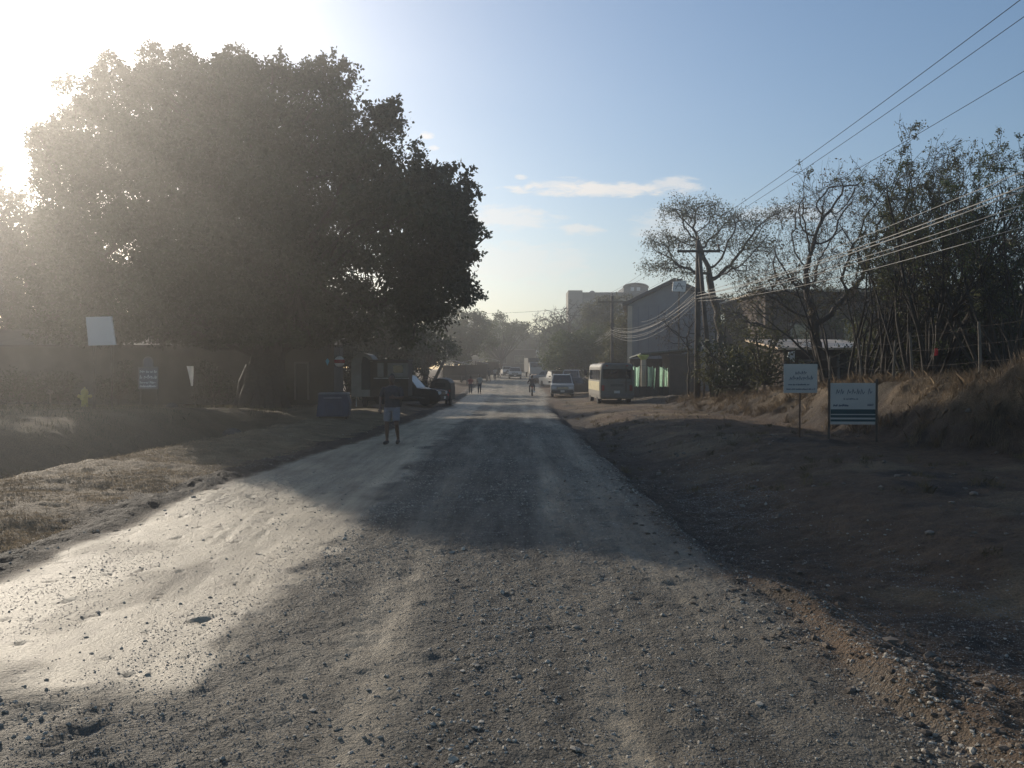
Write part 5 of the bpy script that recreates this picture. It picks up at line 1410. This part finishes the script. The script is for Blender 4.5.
simple_building('far_shop', 'low far shop with pale roof edge closing the road end', 'shop', -4.5, 5.5, 165, 175, PZ(350, 165), M_['brownw'], M_['panel'], 'flat', openings=[('window', -2.5, 2.6, 1.8, 1.4), ('window', 1.0, 2.6, 1.8, 1.4), ('door', 3.6, 1.3, 1.2, 2.4)], over=.6)
simple_building('far_building', 'long far building with two pale roof bands above the far shop', 'building', -5.0, 9.5, 186, 198, PZ(338, 186), M_['plaster'], M_['panel'], 'flat', openings=[('window', -5, 5.6, 2.0, 1.3), ('window', -1.5, 5.6, 2.0, 1.3), ('window', 2, 5.6, 2.0, 1.3), ('window', 5.2, 5.6, 2.0, 1.3)], over=.8)
def far_truck():
    d = 120; X = PX(534, d); root = thing('box_truck', 'pale box truck parked at the far right of the road end', 'truck', on(X, d), math.radians(8))
    part('cargo_box', MB().box((0, .9, 1.75), (2.0, 3.6, 2.0)), mat('dull_box', (.09, .09, .085), .8, .2, 3), root, bevel=.03)
    part('cab', MB().prism([(-2.2, .5), (-.95, .5), (-.95, 2.1), (-1.55, 2.15), (-2.1, 1.4)], -.95, .95, 'X'), M_['suvw'], root, bevel=.04)
    part('windscreen', MB().box((0, -1.86, 1.74), (1.6, .03, .75), Matrix.Rotation(-.62, 3, 'X')), M_['glass'], root)
    part('chassis', MB().box((0, .3, .58), (1.0, 4.4, .2)), M_['black'], root)
    for s in (-1, 1):
        for y in (-1.5, 1.8): wheel(root, s * .85, y, .42, .24)
far_truck()
def shop_sign():
    d = 150; X = PX(537.5, d); z0 = gz(X, d); root = thing('shop_sign', 'small pale square sign on a post by the far shop', 'sign', (X, d, z0))
    zt = PZ(350, d) - z0
    part('panel', MB().box((0, 0, zt - .3), (.55, .06, .55)).box((0, 0, zt - .95), (.5, .06, .35)), M_['white'], root)
    part('post', MB().tube([(0, .06, -.2), (0, .06, zt)], .05, 7), M_['steel'], root)
shop_sign()

# ------------------------------------------------------------------ hotel
def hotel():
    d = 150.0; z0 = gz(17, d); root = thing('hotel', 'large grey hotel block with pale corner tower and arched roof block, far behind the trees', 'building', (PX(610, d), d, z0))
    cx = PX(610, d)
    X = lambda px: PX(px, d) - cx
    Z = lambda py: PZ(py, d) - z0
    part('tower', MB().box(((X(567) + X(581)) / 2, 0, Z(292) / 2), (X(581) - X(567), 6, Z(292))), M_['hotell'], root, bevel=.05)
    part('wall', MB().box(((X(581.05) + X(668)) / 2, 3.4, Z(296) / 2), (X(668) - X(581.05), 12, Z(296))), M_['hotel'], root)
    part('parapet', MB().box(((X(581.1) + X(668)) / 2, 3.4, Z(295.2)), (X(668) - X(581.1) + .2, 12.3, .5)), M_['hotel'], root)
    part('dome', MB().ell((X(592.5), 1, Z(295)), (.72, .72, .85), 16, 10), M_['hotel'], root, smooth=True)
    xa, xb = X(621), X(645); w = xb - xa; zb, zt = Z(296.5), Z(290); rise = Z(286) - zt
    pts = [(xa, zb), (xb, zb), (xb, zt)] + [((xa + xb) / 2 + w / 2 * math.cos(a), zt + rise * math.sin(a)) for a in [math.pi * k / 14 for k in range(1, 14)]] + [(xa, zt)]
    part('arched_block', MB().prism(pts, -3.2, 5, 'Y'), M_['hotel'], root)
    part('arched_roof', MB().tube([(p[0] * 1.0, -3.3, p[1] + .05) for p in pts[2:]], .19, 6), M_['roofd'], root)
    for px in (629.5, 635.5):
        wd = part('window', MB().box((X(px), -3.23, Z(291)), (.62, .10, .66)), M_['white'], root)
        part('pane', MB().box((X(px), -3.29, Z(291)), (.46, .05, .50)), M_['white'], wd)
    for r_ in range(4):
        for k in range(7):
            wd = part('window', MB().box((X(585 + k * 9.5) + .0, -2.64, Z(303) - r_ * 2.6), (1.1, .10, 1.0)), M_['panel'], root)
            part('pane', MB().box((X(585 + k * 9.5), -2.70, Z(303) - r_ * 2.6), (.9, .05, .8)), M_['glass'], wd)
hotel()

def warehouse():
    d = 76.0; x0, xr, x1 = PX(628, d), PX(673, d), PX(790, d); y0, y1 = d, d + 26; z0 = gz(x0, d)
    ze, zr = PZ(305, d) - z0, PZ(283.5, d) - z0
    ze2 = ze - .2
    root = thing('warehouse', 'tall grey gabled warehouse behind the green cloth fence', 'warehouse', (x0, y0, z0), -.150)
    w1, w2 = xr - x0, (xr - x0) * 2
    part('wall', MB().prism([(0, -.3), (w2, -.3), (w2, ze), (w1, zr), (0, ze)], 0, y1 - y0, 'Y'), M_['grey_wall'], root)
    part('roof', MB().prism([(-.5, ze - .18), (w1, zr + .05), (w2 + .5, ze - .18), (w2 + .5, ze + .12), (w1, zr + .38), (-.5, ze + .12)], -.6, y1 - y0 + .4, 'Y'), M_['roofd'], root)
    part('sunlit_pilaster', MB().box((.16, -.09, ze / 2), (.42, .2, ze - .2)), M_['cream'], root)  # cream tone paints in the sunlight on this corner
    part('sunlit_side_skin', MB().box((-.03, 8, ze / 2), (.06, 16, ze - .3)), M_['cream'], root)  # lighter skin carries the sunlit look of the side wall
    sm = MB()
    for k in range(1, 9): sm.box((k * w2 / 9, -.02, ze * .5), (.05, .05, ze * .96))
    part('cladding_seam', sm, mat('seam_grey', (.15, .16, .19), .7, .1, 3), root)
warehouse()
def roof_panel():
    d = 70; X = PX(679, d); z0 = gz(X, d); root = thing('rooftop_sign', 'pale lattice-framed sign board raised near the warehouse ridge', 'sign', (X, d, z0), math.radians(8))
    zt, zb = PZ(280.5, d) - z0, PZ(292, d) - z0
    part('panel', MB().prism([(-.55, zt - .12), (.62, zt), (.5, zb), (-.62, zb + .05)], -.03, .03, 'Y'), M_['white'], root)
    part('pole', MB().tube([(0, .1, -.3), (0, .1, zt - .1)], .07, 8), M_['wood'], root)
    part('frame_bar', MB().box((-.2, -.045, (zt + zb) / 2), (.05, .03, .6), Matrix.Rotation(.5, 3, 'Y')).box((.15, -.045, (zt + zb) / 2), (.05, .03, .6), Matrix.Rotation(-.5, 3, 'Y')).box((0, -.045, (zt + zb) / 2), (.9, .03, .05)), M_['ink'], root)
    part('lamp_head', MB().box((0, 0, zt + .05), (.55, .2, .14)), M_['black'], root, bevel=.03)
roof_panel()

def porch():
    d = 61.0; x0, x1 = PX(640, d), PX(696, d); z0 = gz(x0, d)
    root = thing('porch', 'low open porch roof on columns in front of the warehouse', 'shelter', (x0, d, z0))
    z1, z2 = PZ(354, d) - z0, PZ(349, d) - z0; w = x1 - x0
    part('roof', MB().add([(0, -.4, z1 - .02), (w, -.4, z2 - .02), (w, 5.6, z2 - .25), (0, 5.6, z1 - .25), (0, -.4, z1 + .07), (w, -.4, z2 + .07), (w, 5.6, z2 - .14), (0, 5.6, z1 - .14)], [(0, 1, 2, 3), (4, 5, 6, 7), (0, 1, 5, 4), (1, 2, 6, 5), (2, 3, 7, 6), (3, 0, 4, 7)]), mat('porch_roof', (.10, .115, .10), .8, .2, 3), root)
    c = part('column', MB().lathe([(.24, -.2), (.24, .1), (.20, .12), (.19, z1 - .45), (.2, z1 - .42)], (.25, 0, 0), 16), M_['cream'], root)
    part('capital', MB().lathe([(.2, z1 - .42), (.30, z1 - .30), (.42, z1 - .16), (.42, z1 - .06)], (.25, 0, 0), 16), M_['lime'], c)
    part('column', MB().lathe([(.07, -.2), (.07, z2 - .03)], (w - .3, 0, 0), 10), M_['wood'], root)
    part('back_wall', MB().box((w / 2, 5.4, z1 / 2 - .14), (w, .2, z1 - .3)), M_['brownw'], root)
porch()
def cloth_fence():
    d = 60.4; x0, x1 = PX(629, d), PX(668.5, d); z0 = gz((x0 + x1) / 2, d)
    root = thing('cloth_fence', 'low dark wall topped with pale green cloth screens between thin posts', 'fence', (x0, d, z0)); w = x1 - x0
    zb, zt = PZ(386.5, d) - z0, PZ(366, d) - z0
    part('base_wall', MB().box((w / 2, .1, zb / 2 - .1), (w, .2, zb + .2)), M_['brownw'], root)
    rr = random.Random(3)
    spans = [(.0, .13, 0, 0), (.14, .26, .0, .02), (.46, .60, 0, .05), (.615, .67, -.3, .2), (.76, .865, .0, .1), (.885, .985, -.25, -.1)]
    for (a, b, dt, db) in spans:
        V = []; n = 9; m = 6
        for i in range(n + 1):
            u = i / n
            for j in range(m + 1):
                t = j / m
                V.append((w * (a + (b - a) * u) + .05 * t * math.sin(u * 5), -.06 + .06 * math.sin(u * 9 + a * 20) * (t * .6 + .4), zt + dt * .3 - .10 * math.sin(math.pi * u) * (1 - t) - (zt - zb + db * .5) * t + .05 * math.sin(u * 7) * t))
        Fq = [(i * (m + 1) + j, (i + 1) * (m + 1) + j, (i + 1) * (m + 1) + j + 1, i * (m + 1) + j + 1) for i in range(n) for j in range(m)]
        part('cloth_screen', MB().add(V, Fq), M_['green'], root, smooth=True, recalc=False)
    for t in (0, .135, .27, .45, .61, .74, .875, 1.0): part('post', MB().tube([(w * t, .0, -.2), (w * t, .0, zt + .25)], .03, 6), M_['wood'], root)
    part('top_wire', MB().tube([(0, -.02, zt + .02), (w, -.02, zt + .02)], .008, 5), M_['wire'], root)
cloth_fence()
simple_building('brown_shed', 'small dark brown shed right of the green cloth screens', 'shed', PX(669.5, 60), PX(700, 60), 60, 63, PZ(356, 60), M_['brownw'], M_['roofd'], 'flat', over=.12)
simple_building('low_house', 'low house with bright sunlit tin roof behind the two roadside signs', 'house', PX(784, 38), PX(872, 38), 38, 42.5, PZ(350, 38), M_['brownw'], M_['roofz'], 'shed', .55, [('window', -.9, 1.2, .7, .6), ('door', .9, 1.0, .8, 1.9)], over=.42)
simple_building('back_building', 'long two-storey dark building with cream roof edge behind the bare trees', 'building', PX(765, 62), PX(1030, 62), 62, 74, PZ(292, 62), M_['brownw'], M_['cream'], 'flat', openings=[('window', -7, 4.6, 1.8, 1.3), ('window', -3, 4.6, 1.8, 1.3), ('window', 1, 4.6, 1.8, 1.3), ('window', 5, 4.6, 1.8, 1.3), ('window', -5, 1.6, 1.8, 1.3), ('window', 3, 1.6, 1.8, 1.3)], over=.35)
def small_white_sign():
    d = 36.5; X = PX(791, d); root = thing('wall_board', 'small white board leaning at the left end of the low house', 'board', on(X, d), .2)
    z0 = root.location.z; zt, zb = PZ(351, d) - z0, PZ(361, d) - z0
    part('panel', MB().prism([(-.12, zt - .05), (.16, zt), (.16, zb - .05), (.05, zb), (-.18, zb + .18)], -.02, .02, 'Y'), M_['white'], root)
    part('post', MB().tube([(.0, .04, -.2), (0, .04, zt)], .03, 6), M_['palewood'], root)
small_white_sign()

# ------------------------------------------------------------------ roadside signs on the right
def sign_small():
    d = 20.6; X = PX(800.5, d); z0 = gz(X, d)
    root = thing('roadside_sign', 'plain pale rectangular sign with faded writing on a single thin post', 'sign', (X, d, z0), math.radians(5))
    zt, zb = PZ(364, d) - z0, PZ(393, d) - z0
    part('panel', MB().box((0, 0, (zt + zb) / 2), (.86, .03, zt - zb)), M_['sign'], root, bevel=.006)
    for (z, h, a, b_) in ((zt - .26, .10, -.14, .14), (zt - .40, .12, -.28, .26), (zb + .19, .045, -.32, .2), (zb + .08, .04, -.36, .36)):
        part('lettering', scribble(srnd, a, b_, z, h, -.0185, .3, .013), M_['ink'], root, recalc=False)
    part('post', MB().tube([(0, .03, -.3), (0, .03, zt - .03)], .022, 8), M_['rust'], root)
sign_small()
def sign_banner():
    d = 20.0; X = PX(853, d); z0 = gz(X, d)
    root = thing('banner_sign', 'larger banner sign with faded script and dark teal stripes along its lower edge', 'sign', (X, d, z0), math.radians(-3))
    w = .53; zt, zs, zb = PZ(383, d) - z0, PZ(409, d) - z0, PZ(424.5, d) - z0
    part('panel', MB().box((0, 0, (zt + zb) / 2), (2 * w, .025, zt - zb)), M_['sign'], root, bevel=.005)
    hh = zs - zb
    part('stripe', MB().box((0, -.0145, zs - hh * .17), (2 * w - .01, .006, hh * .30)), M_['teal'], root)
    part('stripe', MB().box((0, -.0145, zs - hh * .47), (2 * w - .01, .006, hh * .17)), M_['teal'], root)
    part('stripe', MB().box((0, -.0145, zs - hh * .74), (2 * w - .01, .006, hh * .14)), M_['teal'], root)
    for (z, h, a, b_, th) in ((zt - .27, .15, -.40, .44, .014), (zt - .40, .05, -.22, .12, .010), (zs + .06, .07, -.46, -.12, .022), (zs + .07, .07, .34, .44, .012)):
        part('lettering', scribble(srnd, a, b_, z, h, -.0165, .35, th), M_['ink'], root, recalc=False)
    for x in (-w - .03, w + .03): part('post', MB().tube([(x, .0, -.3), (x, .0, zt + .10)], .026, 8), M_['wood'], root)
sign_banner()

# ------------------------------------------------------------------ barbed wire fence
posts = [(757, 36.0, 1.15, .05), (830, 28.4, 1.12, .0), (863, 25.7, 1.35, -.16), (893, 23.7, 1.2, .06), (913, 22.5, 1.28, -.10), (981, 19.3, 1.35, -.06), (1052, 16.7, 1.3, .05)]
plabels = ['grey fence post left of the plain sign', 'short fence post just left of the banner sign', 'pale fence post leaning left above the banner sign', 'rough fence post right of the banner sign', 'bleached fence post leaning on the bank crest',
           'tall crooked fence post near the right edge', 'fence post past the right edge of the view']
ptops = []
for (px, d, h, ln), lb in zip(posts, plabels):
    o = stake(lb, px, d, h, M_['palewood'], (ln, 0), .036, 'fence_post', 'fence post')
    o['group'] = 'barbed wire fence posts'
    ptops.append((Vector(o.location), h, ln))
for k, (fr, lb) in enumerate(((.92, 'topmost barbed wire strand of the bank fence'), (.62, 'middle barbed wire strand of the bank fence'), (.32, 'lowest barbed wire strand of the bank fence'))):
    pts = []
    for i in range(len(ptops) - 1):
        a, b = ptops[i], ptops[i + 1]
        pa = a[0] + Vector((a[2] * fr, -.04, a[1] * fr)); pb = b[0] + Vector((b[2] * fr, -.04, b[1] * fr))
        for j in range(6):
            t = j / 6; p = pa.lerp(pb, t); p.z -= .05 * 4 * t * (1 - t); pts.append(p)
    pts.append(pb)
    mb = MB().tube(pts, .003, 4)
    for i in range(0, len(pts) - 1):
        for j in range(6):
            p = pts[i].lerp(pts[i + 1], j / 6); mb.add([p + Vector((-.012, 0, -.018)), p + Vector((.012, 0, .018)), p + Vector((.014, .004, .016)), p + Vector((-.010, .004, -.02))], [(0, 1, 2, 3)])
    o = part('barbed_wire', mb, mat('wire_rusty', (.08, .066, .055), .6, .3, 4, metal=.3)); tag(o, lb, 'wire', 'barbed wire strands')
def rag():
    p = ptops[4][0].lerp(ptops[5][0], .36) + Vector((0, -.05, .80))
    V = []
    for i in range(5):
        for j in range(5): V.append((-.04 + .02 * j + .01 * math.sin(i), .012 * math.sin(j * 1.7 + i), -.045 * i))
    Fq = [(i * 5 + j, i * 5 + j + 1, i * 5 + j + 6, i * 5 + j + 5) for i in range(4) for j in range(4)]
    o = part('red_rag', MB().add(V, Fq).add([(x, y + .01, z) for x, y, z in V], Fq), M_['red'], recalc=False); o.location = p
    tag(o, 'small red rag caught on the barbed wire', 'rag')
rag()

# ------------------------------------------------------------------ utility poles and cables
def pole(label, X, Y, ht, arm=2.1, rz=0, comm=None):
    z0 = gz(X, Y); root = thing('utility_pole', label, 'utility pole', (X, Y, z0), rz, 'utility poles along the right side')
    part('pole', MB().tube([(0, 0, -.5), (0, 0, ht * .5), (0, 0, ht)], [.165, .145, .115], 12), M_['wood'], root, smooth=True)
    za = ht - .55
    ca = part('crossarm', MB().box((0, -.14, za), (arm, .10, .12)), M_['wood'], root, bevel=.01)
    for x in (-arm / 2 + .08, arm / 2 - .08):
        ins = part('insulator', MB().lathe([(.02, za + .06), (.02, za + .16), (.06, za + .18), (.045, za + .24), (.065, za + .28), (.03, za + .38)], (x, -.14, 0), 10), M_['black'], ca)
    part('insulator', MB().lathe([(.02, ht - .02), (.02, ht + .08), (.06, ht + .10), (.03, ht + .24)], (0, 0, 0), 10), M_['black'], root)
    part('arm_brace', MB().tube([(-.5, -.15, za - .04), (0, -.15, za - .55)], .018, 5).tube([(.5, -.15, za - .04), (0, -.15, za - .55)], .018, 5), M_['rust'], root)
    part('cable_bracket', MB().box((0, -.16, ht - 2.65), (.34, .12, .5)), M_['black'], root, bevel=.02)
    return root, z0
d1 = 42.0; X1 = PX(697.5, d1); H1 = PZ(241, d1) - gz(X1, d1)
pole('tall near wooden utility pole with crossarm, beside the umbrella tree', X1, d1, H1, 2.15)
d2 = 74.0; X2 = PX(612, d2); H2 = PZ(296, d2) - gz(X2, d2)
pole('farther wooden utility pole with crossarm, behind the minibus', X2, d2, H2, 2.6)
d0 = -4.0; X0_ = 9.35; z00 = gz(X0_, d0); H0 = 8.7 - z00
pole('wooden utility pole behind the viewpoint at the right roadside', X0_, d0, H0, 2.15)
# leaning brace pole and short stubs
o = part('brace_pole', MB().tube([(0, 0, -.3), (-.42, 0, 3.8), (-.72, .0, 7.2)], [.12, .11, .09], 10), M_['wood'], smooth=True)
Xb = PX(713.5, 41.5); o.location = (Xb, 41.5, gz(Xb, 41.5)); tag(o, 'slanting brace pole leaning against the near utility pole', 'pole')
stake('short grey stump of a post between the near pole and its brace', 704, 42.5, 1.25, M_['palewood'], (0, 0), .06)

def cable(name, label, P, r, m, sag, group, n=22):
    pts = []
    for a, b, s in zip(P[:-1], P[1:], sag):
        a = Vector(a); b = Vector(b)
        for i in range(n):
            t = i / n; p = a.lerp(b, t); p.z -= s * 4 * t * (1 - t); pts.append(p)
    pts.append(Vector(P[-1]))
    o = part(name, MB().tube(pts, r, 5), m); return tag(o, label, 'cable', group)
zt0, zt1, zt2 = z00 + H0, gz(X1, d1) + H1, gz(X2, d2) + H2
dE = 128; XE = 9.0; zE = gz(XE, dE)
pole('farthest wooden utility pole, hidden among the green roadside trees', XE, dE, 7.6, 2.2)
for k, (off, dz, lb) in enumerate(((-1.0, -.17, 'power line from the left end of the crossarms'), (0.0, .22, 'power line running over the pole tops'), (1.0, -.17, 'power line from the right end of the crossarms'))):
    y = -.14 if off else 0
    cable('power_line', lb, [(X0_ + off, d0 + y, zt0 + dz), (X1 + off, d1 + y, zt1 + dz), (X2 + off * 1.2, d2 + y, zt2 + dz), (XE + off, dE + y, zE + 7.6 + dz)], .0075, M_['wire'], (.45, .35, .5), 'power lines')
rr = random.Random(11)
cl = [(-.55, .00, .011, 'uppermost grey communication cable'), (-.85, .12, .016, 'thick grey communication cable second from the top of the bundle'), (-.95, -.1, .018, 'thick grey communication cable in the middle of the bundle'),
      (-1.3, .05, .012, 'thin grey communication cable below the middle of the bundle'), (-1.45, -.08, .013, 'second lowest grey communication cable'), (-1.8, .04, .011, 'lowest grey communication cable of the bundle')]
for k, (dz, dx, r_, lb) in enumerate(cl):
    a = (X0_ + dx, d0 - .2, 6.75 + dz * .8); b = (X1 + dx * .6 - .05, d1 - .2, PZ(297, d1) + (dz + 1.1) * .32); c = (X2 + dx, d2 - .2, PZ(331, d2) + (dz + 1.1) * .6)
    e = (XE + dx, dE - .2, zE + 5.0 + dz * .4)
    cable('communication_cable', lb + ' strung between the poles', [a, b, c, e], r_ * .78, M_['wirelite'], (.50 + .05 * k + .12 * rr.random(), .75 + .07 * k, .8), 'communication cables')
# service drops from the near pole to the warehouse and across the road
for k, (tx, tz, lb) in enumerate(((PX(640, 76), PZ(322, 76), 'service cable drooping from near pole to the warehouse wall, upper'), (PX(633, 76), PZ(330, 76), 'service cable drooping from near pole to the warehouse wall, lower'))):
    cable('service_cable', lb, [(X1 - .1, d1 - .1, PZ(282 + 9 * k, d1)), (tx, 75.8, tz)], .010, M_['wirelite'], (.5,), 'service cables')
cable('street_cable', 'thin cable crossing the far road towards the left trees', [(X2 - 1, d2, zt2 - .8), (-7, 108, 9.0)], .014, M_['wire'], (.3,), 'service cables')
